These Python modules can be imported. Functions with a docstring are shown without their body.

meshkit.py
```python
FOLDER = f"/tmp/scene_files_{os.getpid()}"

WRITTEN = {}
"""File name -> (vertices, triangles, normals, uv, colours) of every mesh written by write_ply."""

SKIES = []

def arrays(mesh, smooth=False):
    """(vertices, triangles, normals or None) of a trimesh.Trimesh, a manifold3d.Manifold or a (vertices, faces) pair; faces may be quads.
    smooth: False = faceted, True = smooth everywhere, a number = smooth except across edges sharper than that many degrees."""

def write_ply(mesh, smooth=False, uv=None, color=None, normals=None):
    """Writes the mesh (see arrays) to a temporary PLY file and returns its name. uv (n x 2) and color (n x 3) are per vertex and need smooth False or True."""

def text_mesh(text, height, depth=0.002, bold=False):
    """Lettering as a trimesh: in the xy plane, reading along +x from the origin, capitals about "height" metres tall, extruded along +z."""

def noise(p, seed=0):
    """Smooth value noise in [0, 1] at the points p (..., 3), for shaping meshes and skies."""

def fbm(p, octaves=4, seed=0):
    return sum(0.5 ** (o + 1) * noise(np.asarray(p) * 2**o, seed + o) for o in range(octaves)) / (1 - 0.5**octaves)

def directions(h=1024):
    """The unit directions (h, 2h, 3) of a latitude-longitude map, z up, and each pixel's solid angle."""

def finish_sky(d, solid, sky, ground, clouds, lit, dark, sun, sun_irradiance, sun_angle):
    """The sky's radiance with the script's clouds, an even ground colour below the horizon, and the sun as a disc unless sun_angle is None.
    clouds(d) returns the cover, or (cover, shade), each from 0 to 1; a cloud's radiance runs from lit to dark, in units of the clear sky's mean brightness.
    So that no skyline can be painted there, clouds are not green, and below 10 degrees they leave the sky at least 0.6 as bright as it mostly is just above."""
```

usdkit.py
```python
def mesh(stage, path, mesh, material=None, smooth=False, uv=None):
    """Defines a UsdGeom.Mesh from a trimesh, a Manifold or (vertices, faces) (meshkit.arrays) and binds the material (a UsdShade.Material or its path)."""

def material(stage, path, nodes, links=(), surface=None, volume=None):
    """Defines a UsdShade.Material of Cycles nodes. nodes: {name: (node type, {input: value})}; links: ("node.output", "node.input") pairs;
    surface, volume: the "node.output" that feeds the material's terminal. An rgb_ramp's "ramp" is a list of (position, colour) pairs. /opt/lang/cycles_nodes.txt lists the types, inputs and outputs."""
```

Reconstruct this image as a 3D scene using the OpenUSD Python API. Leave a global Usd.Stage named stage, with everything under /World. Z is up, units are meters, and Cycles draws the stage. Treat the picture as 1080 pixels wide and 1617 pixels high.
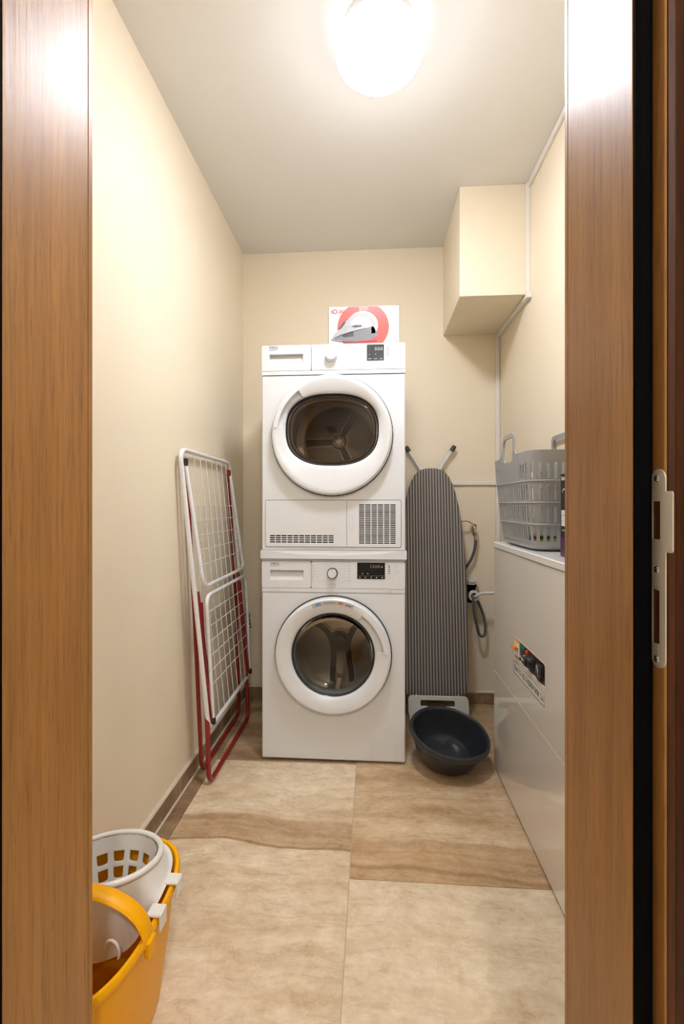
import math, random
import numpy as np, trimesh, manifold3d, usdkit, meshkit
from shapely import affinity
from shapely.geometry import Polygon, Point, LineString, box as sbox
from shapely.ops import unary_union
from pxr import Usd, UsdGeom, UsdLux, UsdShade, Gf, Sdf, Vt

PI = math.pi
random.seed(7)
RNG = np.random.default_rng(11)
stage = Usd.Stage.CreateInMemory()
UsdGeom.SetStageUpAxis(stage, UsdGeom.Tokens.z)
UsdGeom.SetStageMetersPerUnit(stage, 1.0)
UsdGeom.Xform.Define(stage, '/World')
UsdGeom.Scope.Define(stage, '/World/Looks')

# ------------------------------------------------------------------ camera, light, exposure
F_PX, YAW, EYE_Z = 716.0, math.atan(48 / 716.0), 1.08
cam = UsdGeom.Camera.Define(stage, '/World/camera')
cam.CreateHorizontalApertureAttr(36.0)
cam.CreateVerticalApertureAttr(36.0 * 1617 / 1080)
cam.CreateFocalLengthAttr(36.0 * F_PX / 1080)
cam.CreateVerticalApertureOffsetAttr(-36.0 * 11.5 / 1080)
cam.CreateClippingRangeAttr(Gf.Vec2f(0.02, 50))
cam.CreateExposureAttr(2.52)
c_, s_ = math.cos(YAW), math.sin(YAW)
cam.AddTransformOp().Set(Gf.Matrix4d(c_, s_, 0, 0, 0, 0, 1, 0, s_, -c_, 0, 0, 0, 0, EYE_Z, 1))
LAMP_STRENGTH = 19.0
LAMP_COLOR = (0.93, 0.96, 1.03)
HALL_STRENGTH = 46.0

# ------------------------------------------------------------------ prims
used = {}


def numbered(path):
    n = used.get(path, 0)
    used[path] = n + 1
    return path if n == 0 else f'{path}_{n:03d}'


def keys(p, label=None, cat=None, group=None, kind=None):
    for k, v in (('label', label), ('category', cat), ('group', group), ('kind', kind)):
        if v:
            p.SetCustomDataByKey(k, v)


class Thing:
    def __init__(self, name, label, cat, loc=(0, 0, 0), group=None, kind=None):
        self.path = numbered('/World/' + name)
        x = UsdGeom.Xform.Define(stage, self.path)
        x.AddTranslateOp().Set(Gf.Vec3d(*loc))
        self.loc = np.array(loc, float)
        self.prim = x.GetPrim()
        keys(self.prim, label, cat, group, kind)


class Part:
    def __init__(self, path, loc):
        self.path, self.loc = path, loc


def va(mesh):
    if hasattr(mesh, 'to_mesh'):
        m = mesh.to_mesh()
        return np.array(m.vert_properties[:, :3], float), np.array(m.tri_verts, int)
    if isinstance(mesh, tuple):
        v, f = np.asarray(mesh[0], float), np.asarray(mesh[1], int)
        if f.shape[1] == 4:
            f = np.vstack([f[:, [0, 1, 2]], f[:, [0, 2, 3]]])
        return v, f
    return np.array(mesh.vertices, float), np.array(mesh.faces, int)


def part(parent, name, mesh, mat, smooth=30, label=None, kind=None):
    """one mesh under a thing or a part; geometry is given in world coordinates"""
    v, f = va(mesh)
    path = numbered(parent.path + '/' + name)
    m = usdkit.mesh(stage, path, (v - parent.loc, f), MAT[mat], smooth=smooth)
    keys(m.GetPrim(), label, None, None, kind)
    return Part(path, parent.loc)


def single(name, mesh, mat, label, cat, smooth=30, kind=None, group=None):
    v, f = va(mesh)
    loc = np.array([v[:, 0].mean(), v[:, 1].mean(), v[:, 2].min()])
    path = numbered('/World/' + name)
    m = usdkit.mesh(stage, path, (v - loc, f), MAT[mat], smooth=smooth)
    UsdGeom.Xformable(m).AddTranslateOp().Set(Gf.Vec3d(*map(float, loc)))
    keys(m.GetPrim(), label, cat, group, kind)
    return Part(path, loc)


# ------------------------------------------------------------------ shapes
def cat(*ms):
    out = [trimesh.Trimesh(*va(m), process=False) for m in ms]
    return trimesh.util.concatenate(out)


def cbox(x0, x1, y0, y1, z0, z1, c=0.003):
    """box with chamfered edges"""
    c = min(c, (x1 - x0) / 2.2, (y1 - y0) / 2.2, (z1 - z0) / 2.2)
    P = []
    for sx in (0, 1):
        for sy in (0, 1):
            for sz in (0, 1):
                X, Y, Z = (x0, x1)[sx], (y0, y1)[sy], (z0, z1)[sz]
                dx, dy, dz = c * (1 - 2 * sx), c * (1 - 2 * sy), c * (1 - 2 * sz)
                P += [(X, Y + dy, Z + dz), (X + dx, Y, Z + dz), (X + dx, Y + dy, Z)]
    return trimesh.convex.convex_hull(np.array(P))


def fillet(pts, r, closed=False, n=6):
    pts = [np.asarray(p, float) for p in pts]
    out, N = [], len(pts)
    for i, p in enumerate(pts):
        if not closed and i in (0, N - 1):
            out.append(p)
            continue
        a, b = pts[i - 1] - p, pts[(i + 1) % N] - p
        la, lb = np.linalg.norm(a), np.linalg.norm(b)
        d = min(r, la * 0.48, lb * 0.48)
        A, B = p + a / la * d, p + b / lb * d
        for t in np.linspace(0, 1, n):
            out.append((1 - t) ** 2 * A + 2 * t * (1 - t) * p + t * t * B)
    return np.array(out)


def spline(pts, n=40):
    from scipy.interpolate import CubicSpline
    pts = np.asarray(pts, float)
    d = np.r_[0, np.cumsum(np.linalg.norm(np.diff(pts, axis=0), axis=1))]
    return CubicSpline(d, pts)(np.linspace(0, d[-1], n))


def tube(pts, r, sides=10, closed=False, flat=None):
    """swept round bar; flat=(a, b) makes the section an ellipse-like strap"""
    p = np.asarray(pts, float)
    n = len(p)
    if closed:
        t = np.roll(p, -1, 0) - np.roll(p, 1, 0)
    else:
        t = np.gradient(p, axis=0)
    t /= np.linalg.norm(t, axis=1, keepdims=True) + 1e-12
    up = np.array([0, 0, 1.0]) if abs(t[0][2]) < 0.9 else np.array([1.0, 0, 0])
    a = np.cross(t[0], up)
    a /= np.linalg.norm(a)
    A = [a]
    for i in range(1, n):
        a = A[-1] - t[i] * (A[-1] @ t[i])
        A.append(a / np.linalg.norm(a))
    A = np.array(A)
    B = np.cross(t, A)
    ang = np.arange(sides) * 2 * PI / sides
    ra, rb = flat if flat else (r, r)
    ra = np.broadcast_to(ra, (n,))[:, None, None]
    rb = np.broadcast_to(rb, (n,))[:, None, None]
    v = p[:, None] + ra * np.cos(ang)[None, :, None] * A[:, None] + rb * np.sin(ang)[None, :, None] * B[:, None]
    f = []
    m = n if closed else n - 1
    for i in range(m):
        k = (i + 1) % n
        for j in range(sides):
            l = (j + 1) % sides
            f += [(i * sides + j, i * sides + l, k * sides + l), (i * sides + j, k * sides + l, k * sides + j)]
    V = v.reshape(-1, 3)
    if not closed:
        V = np.vstack([V, p[:1], p[-1:]])
        c0, c1 = len(V) - 2, len(V) - 1
        for j in range(sides):
            l = (j + 1) % sides
            f += [(c0, l, j), (c1, (n - 1) * sides + j, (n - 1) * sides + l)]
    mesh = trimesh.Trimesh(V, np.array(f), process=False)
    if mesh.volume < 0:
        mesh.invert()
    return mesh


def loft(loops, ring=False, cap0=True, cap1=True):
    """skin over loops of equal length; ring=True closes the last loop to the first"""
    L = [np.asarray(l, float) for l in loops]
    n, m = len(L), len(L[0])
    V = np.vstack(L)
    f = []
    for i in range(n if ring else n - 1):
        k = (i + 1) % n
        for j in range(m):
            l = (j + 1) % m
            f += [(i * m + j, i * m + l, k * m + l), (i * m + j, k * m + l, k * m + j)]
    if not ring:
        for on, idx, flip in ((cap0, 0, True), (cap1, n - 1, False)):
            if on:
                V = np.vstack([V, L[idx].mean(0)])
                c = len(V) - 1
                for j in range(m):
                    l = (j + 1) % m
                    a, b = idx * m + j, idx * m + l
                    f.append((c, b, a) if flip else (c, a, b))
    mesh = trimesh.Trimesh(V, np.array(f), process=False)
    if mesh.volume < 0:
        mesh.invert()
    return mesh


def lathe(profile, center, axis='z', n=48, ring=False):
    """profile: (radius, along axis) in order; ring: closed profile, no caps"""
    ang = np.arange(n) * 2 * PI / n
    loops = []
    for r, h in profile:
        c, s = np.cos(ang) * max(r, 1e-5), np.sin(ang) * max(r, 1e-5)
        o = np.full(n, h)
        P = {'z': (c, s, o), 'y': (c, o, s), 'x': (o, c, s)}[axis]
        loops.append(np.stack(P, 1) + np.asarray(center, float))
    return loft(loops, ring=ring)


def cyl(p0, p1, r, n=24, c=0.0):
    p0, p1 = np.asarray(p0, float), np.asarray(p1, float)
    if c:
        d = (p1 - p0) / np.linalg.norm(p1 - p0)
        pts = [p0, p0 + d * c, p1 - d * c, p1]
        m = tube(pts, 0, n, flat=(np.array([r - c, r, r, r - c]), np.array([r - c, r, r, r - c])))
        return m
    return tube([p0, p1], r, n)


def man(mesh):
    v, f = va(mesh)
    t = trimesh.Trimesh(v, f, process=True)
    if t.volume < 0:
        t.invert()
    return manifold3d.Manifold(manifold3d.Mesh(np.asarray(t.vertices, np.float32), np.asarray(t.faces, np.uint32)))


def front(poly, y0, y1):
    """shapely polygon in (X, Z) -> slab from y0 (front) to y1 (back)"""
    out = []
    for g in getattr(poly, 'geoms', [poly]):
        m = trimesh.creation.extrude_polygon(g, y1 - y0, engine='earcut')
        v = m.vertices
        out.append(trimesh.Trimesh(np.stack([v[:, 0], y1 - v[:, 2], v[:, 1]], 1), m.faces, process=False))
    return cat(*out)


def side(poly, x0, x1):
    """shapely polygon in (Y, Z) -> slab from x0 to x1, face towards -X"""
    out = []
    for g in getattr(poly, 'geoms', [poly]):
        m = trimesh.creation.extrude_polygon(affinity.scale(g, -1, 1, origin=(0, 0)), x1 - x0, engine='earcut')
        v = m.vertices
        out.append(trimesh.Trimesh(np.stack([-v[:, 0], -v[:, 2] + x1, v[:, 1]], 1)[:, [1, 0, 2]], m.faces, process=False))
    return cat(*out)


def flat(poly, z0, z1):
    out = []
    for g in getattr(poly, 'geoms', [poly]):
        m = trimesh.creation.extrude_polygon(g, z1 - z0, engine='earcut')
        m.apply_translation((0, 0, z0))
        out.append(m)
    return cat(*out)


def rrect(x0, x1, z0, z1, r=0.004, n=4):
    r = min(r, (x1 - x0) / 2.05, (z1 - z0) / 2.05)
    return sbox(x0 + r, z0 + r, x1 - r, z1 - r).buffer(r, quad_segs=n)


def text_front(s, x, z, h, y, bold=False, depth=0.0006):
    m = meshkit.text_mesh(s, h, depth, bold)
    v = m.vertices
    return trimesh.Trimesh(np.stack([v[:, 0] + x, y - v[:, 2], v[:, 1] + z], 1), m.faces, process=False)


def text_side(s, y, z, h, x, bold=False, depth=0.0006, length=None):
    m = meshkit.text_mesh(s, h, depth, bold)
    v = m.vertices.copy()
    if length:
        v[:, 0] *= length / v[:, 0].max()
    return trimesh.Trimesh(np.stack([x - v[:, 2], y - v[:, 0], v[:, 1] + z], 1), m.faces, process=False)


def sup(cx, cz, a, b, e=2.0, n=96, y=None, eb=None):
    """superellipse loop in the XZ plane (y given)"""
    t = np.arange(n) * 2 * PI / n
    c, s = np.cos(t), np.sin(t)
    ex = np.where(s < 0, eb or e, e)
    X = cx + a * np.sign(c) * np.abs(c) ** (2 / ex)
    Z = cz + b * np.sign(s) * np.abs(s) ** (2 / ex)
    return np.stack([X, np.full(n, y), Z], 1)


def cells(fn, u_edges, v_edges, holes, thick, du=None):
    """A curved sheet made of cells; fn(u, v) -> (point, outward normal). holes(i, j) -> None or a shapely hole in
    cell coordinates (0..1, 0..1). Returns a closed-looking mesh with thickness."""
    V, Fc, off = [], [], 0
    for i in range(len(u_edges) - 1):
        for j in range(len(v_edges) - 1):
            h = holes(i, j)
            sq = sbox(0, 0, 1, 1)
            if isinstance(h, str):
                continue
            poly = sq if h is None else sq.difference(h)
            for g in getattr(poly, 'geoms', [poly]):
                m = trimesh.creation.extrude_polygon(g, 1.0, engine='earcut')
                w = m.vertices
                u = u_edges[i] + w[:, 0] * (u_edges[i + 1] - u_edges[i])
                v = v_edges[j] + w[:, 1] * (v_edges[j + 1] - v_edges[j])
                P, Nn = fn(u, v)
                V.append(P + Nn * ((w[:, 2] - 1) * thick)[:, None])
                keep = m.faces
                # drop the walls between neighbouring cells
                tri = w[keep]
                on = np.zeros(len(keep), bool)
                for k, val in ((0, 0), (0, 1), (1, 0), (1, 1)):
                    on |= (np.abs(tri[:, :, k] - val) < 1e-9).all(1)
                Fc.append(keep[~on] + off)
                off += len(w)
    m = trimesh.Trimesh(np.vstack(V), np.vstack(Fc), process=False)
    m.merge_vertices(digits_vertex=6)
    return m


# ------------------------------------------------------------------ materials
MAT = {}


def srgb(r, g, b):
    f = lambda c: c / 12.92 if c <= 0.04045 else ((c + 0.055) / 1.055) ** 2.4
    return tuple(f(x / 255.0) for x in (r, g, b))


def plain(name, col, rough=0.5, metal=0.0, coat=0.0, spec=0.5, bump=None, var=0.0, **kw):
    nodes = {'p': ('principled_bsdf', {'base_color': col, 'roughness': rough, 'metallic': metal, 'coat_weight': coat, 'specular_ior_level': spec, **kw})}
    links = []
    if var:
        nodes['tc'] = ('texture_coordinate', {})
        nodes['nv'] = ('noise_texture', {'scale': 3.0, 'detail': 4.0})
        nodes['rv'] = ('rgb_ramp', {'ramp': [(0.3, tuple(c * (1 - var) for c in col)), (0.7, tuple(min(1, c * (1 + var)) for c in col))]})
        links += [('tc.object', 'nv.vector'), ('nv.fac', 'rv.fac'), ('rv.color', 'p.base_color')]
    if bump:
        nodes['tb'] = ('texture_coordinate', {})
        nodes['nb'] = ('noise_texture', {'scale': bump[0], 'detail': 3.0})
        nodes['b'] = ('bump', {'strength': bump[1], 'distance': bump[2]})
        links += [('tb.object', 'nb.vector'), ('nb.fac', 'b.height'), ('b.normal', 'p.normal')]
    MAT[name] = usdkit.material(stage, '/World/Looks/' + name, nodes, links, surface='p.BSDF')


plain('wall_paint', (0.865, 0.765, 0.60), 0.55, bump=(140, 0.12, 0.002), var=0.012)
plain('ceiling_paint', (0.80, 0.785, 0.755), 0.85, bump=(120, 0.1, 0.002))
plain('hall_paint', (0.55, 0.5, 0.42), 0.8)
plain('trunking_white', (0.83, 0.80, 0.75), 0.4)
plain('appliance_white', (0.75, 0.772, 0.81), 0.28, coat=0.2)
plain('appliance_panel', (0.75, 0.772, 0.81), 0.34)
plain('recess_white', (0.72, 0.72, 0.74), 0.45)
plain('seam_grey', (0.22, 0.22, 0.24), 0.5)
plain('print_grey', (0.30, 0.30, 0.32), 0.5)
plain('print_pale', (0.52, 0.53, 0.56), 0.5)
plain('print_dark', (0.05, 0.05, 0.055), 0.5)
plain('display_grey', (0.055, 0.065, 0.075), 0.12)
plain('display_black', (0.008, 0.008, 0.009), 0.1)
plain('segment_grey', (0.22, 0.22, 0.22), 0.4)
plain('dark_cavity', (0.012, 0.012, 0.013), 0.7)
plain('door_bezel', (0.03, 0.033, 0.038), 0.2)
plain('rim_glass', (0.06, 0.075, 0.085), 0.15)
plain('ring_grey', (0.10, 0.088, 0.08), 0.25)
plain('bronze_ring', (0.62, 0.48, 0.37), 0.25, metal=0.35)
plain('drum_steel', (0.55, 0.50, 0.44), 0.30, metal=0.7)
plain('dryer_drum', (0.30, 0.23, 0.175), 0.36, metal=0.6)
plain('drum_dark', (0.045, 0.04, 0.038), 0.4, metal=0.3)
plain('dimple_steel', (0.62, 0.52, 0.44), 0.3, metal=0.5)
plain('rubber_grey', (0.20, 0.23, 0.28), 0.35)
plain('rubber_black', (0.0025, 0.0025, 0.0025), 0.75, spec=0.05)
plain('chrome', (0.72, 0.71, 0.69), 0.18, metal=1.0)
plain('steel_brushed', (0.74, 0.70, 0.64), 0.38, metal=0.55)
plain('brass_pale', (0.55, 0.47, 0.30), 0.3, metal=0.9)
plain('rack_white', (0.82, 0.83, 0.85), 0.3, coat=0.3)
plain('rack_red', (0.27, 0.011, 0.010), 0.28, coat=0.3)
plain('red_lever', (0.45, 0.02, 0.015), 0.35)
plain('plastic_black', (0.015, 0.015, 0.016), 0.35)
plain('leg_white', (0.72, 0.73, 0.70), 0.35)
plain('rest_white', (0.66, 0.67, 0.64), 0.35)
plain('cap_grey', (0.045, 0.047, 0.05), 0.45)
plain('hose_grey', (0.10, 0.105, 0.11), 0.45)
plain('pipe_white', (0.78, 0.76, 0.72), 0.4)
plain('basin_grey', (0.028, 0.033, 0.039), 0.24, bump=(300, 0.05, 0.001))
plain('boiler_enamel', (0.88, 0.845, 0.79), 0.12, coat=1.0, coat_roughness=0.02, coat_ior=1.75, bump=(3.0, 0.015, 0.01))
plain('boiler_top', (0.80, 0.785, 0.76), 0.15)
plain('basket_grey', (0.36, 0.365, 0.365), 0.42)
plain('carton_black', (0.012, 0.011, 0.012), 0.3)
plain('carton_purple', (0.10, 0.025, 0.10), 0.3, var=0.5)
plain('carton_white', (0.78, 0.77, 0.76), 0.4)
plain('carton_brown', (0.28, 0.16, 0.09), 0.7)
plain('logo_red', (0.52, 0.03, 0.035), 0.35)
plain('carton_red', (0.72, 0.10, 0.09), 0.35)
plain('carton_pink', (0.75, 0.25, 0.23), 0.35)
plain('iron_grey', (0.20, 0.20, 0.215), 0.4)
plain('iron_light', (0.40, 0.40, 0.42), 0.4)
plain('iron_dark', (0.07, 0.07, 0.075), 0.4)
plain('bucket_yellow', (0.95, 0.44, 0.0), 0.38, spec=0.25)
plain('wringer_white', (0.82, 0.80, 0.77), 0.35)
plain('lamp_base', (0.8, 0.8, 0.8), 0.4)
plain('grout', (0.62, 0.53, 0.40), 0.8)
plain('caulk', (0.68, 0.60, 0.48), 0.6)
plain('peg_green', (0.01, 0.16, 0.08), 0.4)
plain('peg_red', (0.45, 0.03, 0.03), 0.4)
plain('peg_yellow', (0.75, 0.50, 0.03), 0.4)
plain('peg_blue', (0.02, 0.16, 0.40), 0.4)
plain('peg_white', (0.75, 0.72, 0.65), 0.4)
plain('peg_black', (0.02, 0.02, 0.02), 0.4)
plain('light_green', (0.01, 0.20, 0.08), 0.25)
plain('light_red', (0.60, 0.03, 0.04), 0.25)
plain('switch_orange', (0.80, 0.26, 0.03), 0.35)
plain('sticker_grey', (0.50, 0.47, 0.42), 0.5)
plain('sticker_blue', (0.10, 0.32, 0.60), 0.5)
plain('gauge_face', (0.03, 0.03, 0.03), 0.3)

# frosted bowl: brightest underneath, where its light source faces, dimmer round the side
MAT['lamp_glow'] = usdkit.material(stage, '/World/Looks/lamp_glow', {
    'geo': ('geometry', {}), 'sx': ('separate_xyz', {}), 'mr': ('map_range', {'range_type': 'smoothstep', 'from_min': -0.05, 'from_max': -1.0, 'to_min': LAMP_STRENGTH * 0.04, 'to_max': LAMP_STRENGTH}),
    'e': ('emission', {'color': LAMP_COLOR})}, [('geo.true_normal', 'sx.vector'), ('sx.z', 'mr.value'), ('mr.result', 'e.strength')], surface='e.emission')
MAT['hall_glow'] = usdkit.material(stage, '/World/Looks/hall_glow', {'e': ('emission', {'color': (1.0, 0.96, 0.91), 'strength': HALL_STRENGTH})}, surface='e.emission')


def pane(name, tint, rough=0.02, ior=1.5):
    MAT[name] = usdkit.material(stage, '/World/Looks/' + name, {
        't': ('transparent_bsdf', {'color': tint}), 'g': ('glossy_bsdf', {'color': (1, 1, 1), 'roughness': rough}),
        'f': ('fresnel', {'IOR': ior}), 'm': ('mix_closure', {})},
        [('f.fac', 'm.fac'), ('t.BSDF', 'm.closure1'), ('g.BSDF', 'm.closure2')], surface='m.closure')


pane('door_glass', (0.90, 0.88, 0.85), ior=1.3)
pane('washer_glass', (0.95, 0.94, 0.91), ior=1.33)


def wood(name, dark, mid, light, rough, seed):
    MAT[name] = usdkit.material(stage, '/World/Looks/' + name, {
        'geo': ('geometry', {}),
        'mp': ('mapping', {'location': (seed, seed * 2, 0), 'scale': (1.0, 1.0, 0.035)}),
        'n1': ('noise_texture', {'scale': 90.0, 'detail': 6.0, 'roughness': 0.65, 'distortion': 0.4}),
        'mp2': ('mapping', {'location': (seed, 0, 3), 'scale': (1.0, 1.0, 0.06)}),
        'n2': ('noise_texture', {'scale': 330.0, 'detail': 3.0}),
        'mp3': ('mapping', {'scale': (1, 1, 0.12)}),
        'n3': ('noise_texture', {'scale': 14.0, 'detail': 2.0}),
        'r1': ('rgb_ramp', {'ramp': [(0.25, dark), (0.5, mid), (0.78, light)]}),
        'r2': ('rgb_ramp', {'ramp': [(0.30, (0.74, 0.72, 0.70)), (0.46, (1, 1, 1))]}),
        'r3': ('rgb_ramp', {'ramp': [(0.3, (0.82, 0.8, 0.78)), (0.7, (1.08, 1.06, 1.04))]}),
        'm': ('mix', {'mix_type': 'multiply', 'fac': 1.0}), 'm2': ('mix', {'mix_type': 'multiply', 'fac': 1.0}),
        'b': ('bump', {'strength': 0.22, 'distance': 0.0015}),
        'p': ('principled_bsdf', {'roughness': rough, 'specular_ior_level': 0.36})},
        [('geo.position', 'mp.vector'), ('geo.position', 'mp2.vector'), ('geo.position', 'mp3.vector'), ('mp.vector', 'n1.vector'), ('mp2.vector', 'n2.vector'), ('mp3.vector', 'n3.vector'),
         ('n1.fac', 'r1.fac'), ('n2.fac', 'r2.fac'), ('n3.fac', 'r3.fac'), ('r1.color', 'm.color1'), ('r2.color', 'm.color2'), ('m.color', 'm2.color1'), ('r3.color', 'm2.color2'),
         ('m2.color', 'p.base_color'), ('n1.fac', 'b.height'), ('b.normal', 'p.normal')], surface='p.BSDF')


wood('wood_brown', (0.315, 0.142, 0.035), (0.41, 0.198, 0.055), (0.475, 0.25, 0.078), 0.43, 3.1)
wood('wood_dark', (0.05, 0.014, 0.004), (0.09, 0.027, 0.007), (0.13, 0.043, 0.012), 0.40, 8.7)


def marble(name, off, light, mid, dark, bands=(), contrast=1.0, ang=0.0):
    """beige veined stone: veins run along X; bands = (y0, y1, colour, strength) are the stone's own darker layers"""
    nodes = {
        'geo': ('geometry', {}),
        'wn': ('noise_texture', {'scale': 2.2, 'detail': 3.0, 'roughness': 0.5}),
        'wmp': ('mapping', {'location': off}),
        'wsub': ('vector_math', {'math_type': 'subtract', 'vector2': (0.5, 0.5, 0.5)}),
        'wscl': ('vector_math', {'math_type': 'multiply', 'vector2': (0.10, 0.14, 0.0)}),
        'wadd': ('vector_math', {'math_type': 'add'}),
        'mp1': ('mapping', {'location': off, 'rotation': (0, 0, ang), 'scale': (0.8, 3.6, 1)}),
        'n1': ('noise_texture', {'scale': 2.2, 'detail': 9.0, 'roughness': 0.62}),
        'r1': ('rgb_ramp', {'ramp': [(0.5 - 0.20 / contrast, dark), (0.5 - 0.02 / contrast, mid), (0.5 + 0.13 / contrast, light)]}),
        'mp2': ('mapping', {'location': off, 'rotation': (0, 0, ang), 'scale': (1.0, 1.5, 1)}),
        'n2': ('noise_texture', {'scale': 13.0, 'detail': 12.0, 'roughness': 0.78, 'distortion': 0.2}),
        'r2': ('rgb_ramp', {'ramp': [(0.34, (0.80, 0.71, 0.60)), (0.46, (0.96, 0.94, 0.91)), (0.52, (1.0, 1.0, 1.0)), (0.60, (1.10, 1.12, 1.15))]}),
        'm1': ('mix', {'mix_type': 'multiply', 'fac': 1.0}),
        'mp3': ('mapping', {'location': off, 'rotation': (0, 0, ang), 'scale': (0.5, 3.2, 1)}),
        'n3': ('noise_texture', {'scale': 2.6, 'detail': 8.0, 'roughness': 0.6}),
        'vs': ('math', {'math_type': 'subtract', 'value2': 0.5}), 'va': ('math', {'math_type': 'absolute'}),
        'vr': ('rgb_ramp', {'ramp': [(0.0, (1, 1, 1)), (0.012, (0.0, 0.0, 0.0))]}),
        'vm': ('mix', {'mix_type': 'mix', 'color2': tuple(c * 0.72 for c in dark)}),
        'vf': ('math', {'math_type': 'multiply', 'value2': 0.28}),
        'fo': ('voronoi_texture', {'scale': 55.0, 'randomness': 1.0}),
        'fr': ('rgb_ramp', {'ramp': [(0.0, (1, 1, 1)), (0.13, (0.6, 0.6, 0.6)), (0.2, (0, 0, 0))]}),
        'ff': ('math', {'math_type': 'multiply', 'value2': 0.32}),
        'fm': ('mix', {'mix_type': 'mix', 'color2': tuple(min(1, c * 1.12) for c in light)}),
        'p': ('principled_bsdf', {'roughness': 0.32, 'specular_ior_level': 0.4}),
        'sx': ('separate_xyz', {}),
        'rr': ('map_range', {'from_min': 0.3, 'from_max': 0.7, 'to_min': 0.26, 'to_max': 0.42}),
    }
    links = [('geo.position', 'wmp.vector'), ('wmp.vector', 'wn.vector'), ('wn.color', 'wsub.vector1'), ('wsub.vector', 'wscl.vector1'), ('wscl.vector', 'wadd.vector1'), ('geo.position', 'wadd.vector2'),
             ('wadd.vector', 'mp1.vector'), ('mp1.vector', 'n1.vector'), ('n1.fac', 'r1.fac'), ('wadd.vector', 'mp2.vector'), ('mp2.vector', 'n2.vector'), ('n2.fac', 'r2.fac'),
             ('wadd.vector', 'mp3.vector'), ('mp3.vector', 'n3.vector'), ('n3.fac', 'vs.value1'), ('vs.value', 'va.value1'), ('va.value', 'vr.fac'),
             ('geo.position', 'fo.vector'), ('fo.distance', 'fr.fac'), ('fr.color', 'ff.value1'), ('wadd.vector', 'sx.vector')]
    prev = 'r1.color'
    for k, (y0, y1, col, st, soft) in enumerate(bands):
        a, b, m, mx, nz, rz, nm = f'ba{k}', f'bb{k}', f'bm{k}', f'bx{k}', f'bn{k}', f'br{k}', f'bp{k}'
        nodes[a] = ('map_range', {'range_type': 'smoothstep', 'from_min': y0 - soft, 'from_max': y0 + soft, 'to_min': 0, 'to_max': 1})
        nodes[b] = ('map_range', {'range_type': 'smoothstep', 'from_min': y1 - soft, 'from_max': y1 + soft, 'to_min': 1, 'to_max': 0})
        nodes[m] = ('math', {'math_type': 'multiply'})
        nodes[nm] = ('mapping', {'location': (k, off[1], 0), 'scale': (0.6, 16, 1)})
        nodes[nz] = ('noise_texture', {'scale': 3.0, 'detail': 6.0})
        nodes[rz] = ('rgb_ramp', {'ramp': [(0.3, tuple(c * 0.78 for c in col)), (0.5, col), (0.72, tuple(c * 1.25 for c in col))]})
        nodes[f'bs{k}'] = ('math', {'math_type': 'multiply', 'value2': st})
        nodes[mx] = ('mix', {'mix_type': 'mix'})
        links += [('sx.y', a + '.value'), ('sx.y', b + '.value'), (a + '.result', m + '.value1'), (b + '.result', m + '.value2'), (m + '.value', f'bs{k}.value1'), (f'bs{k}.value', mx + '.fac'),
                  ('wadd.vector', nm + '.vector'), (nm + '.vector', nz + '.vector'), (nz + '.fac', rz + '.fac'), (prev, mx + '.color1'), (rz + '.color', mx + '.color2')]
        prev = mx + '.color'
    links += [(prev, 'm1.color1'), ('r2.color', 'm1.color2'), ('m1.color', 'vm.color1'), ('vr.color', 'vf.value1'), ('vf.value', 'vm.fac'), ('vm.color', 'fm.color1'), ('ff.value', 'fm.fac'),
              ('fm.color', 'p.base_color'), ('n2.fac', 'rr.value'), ('rr.result', 'p.roughness')]
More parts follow.
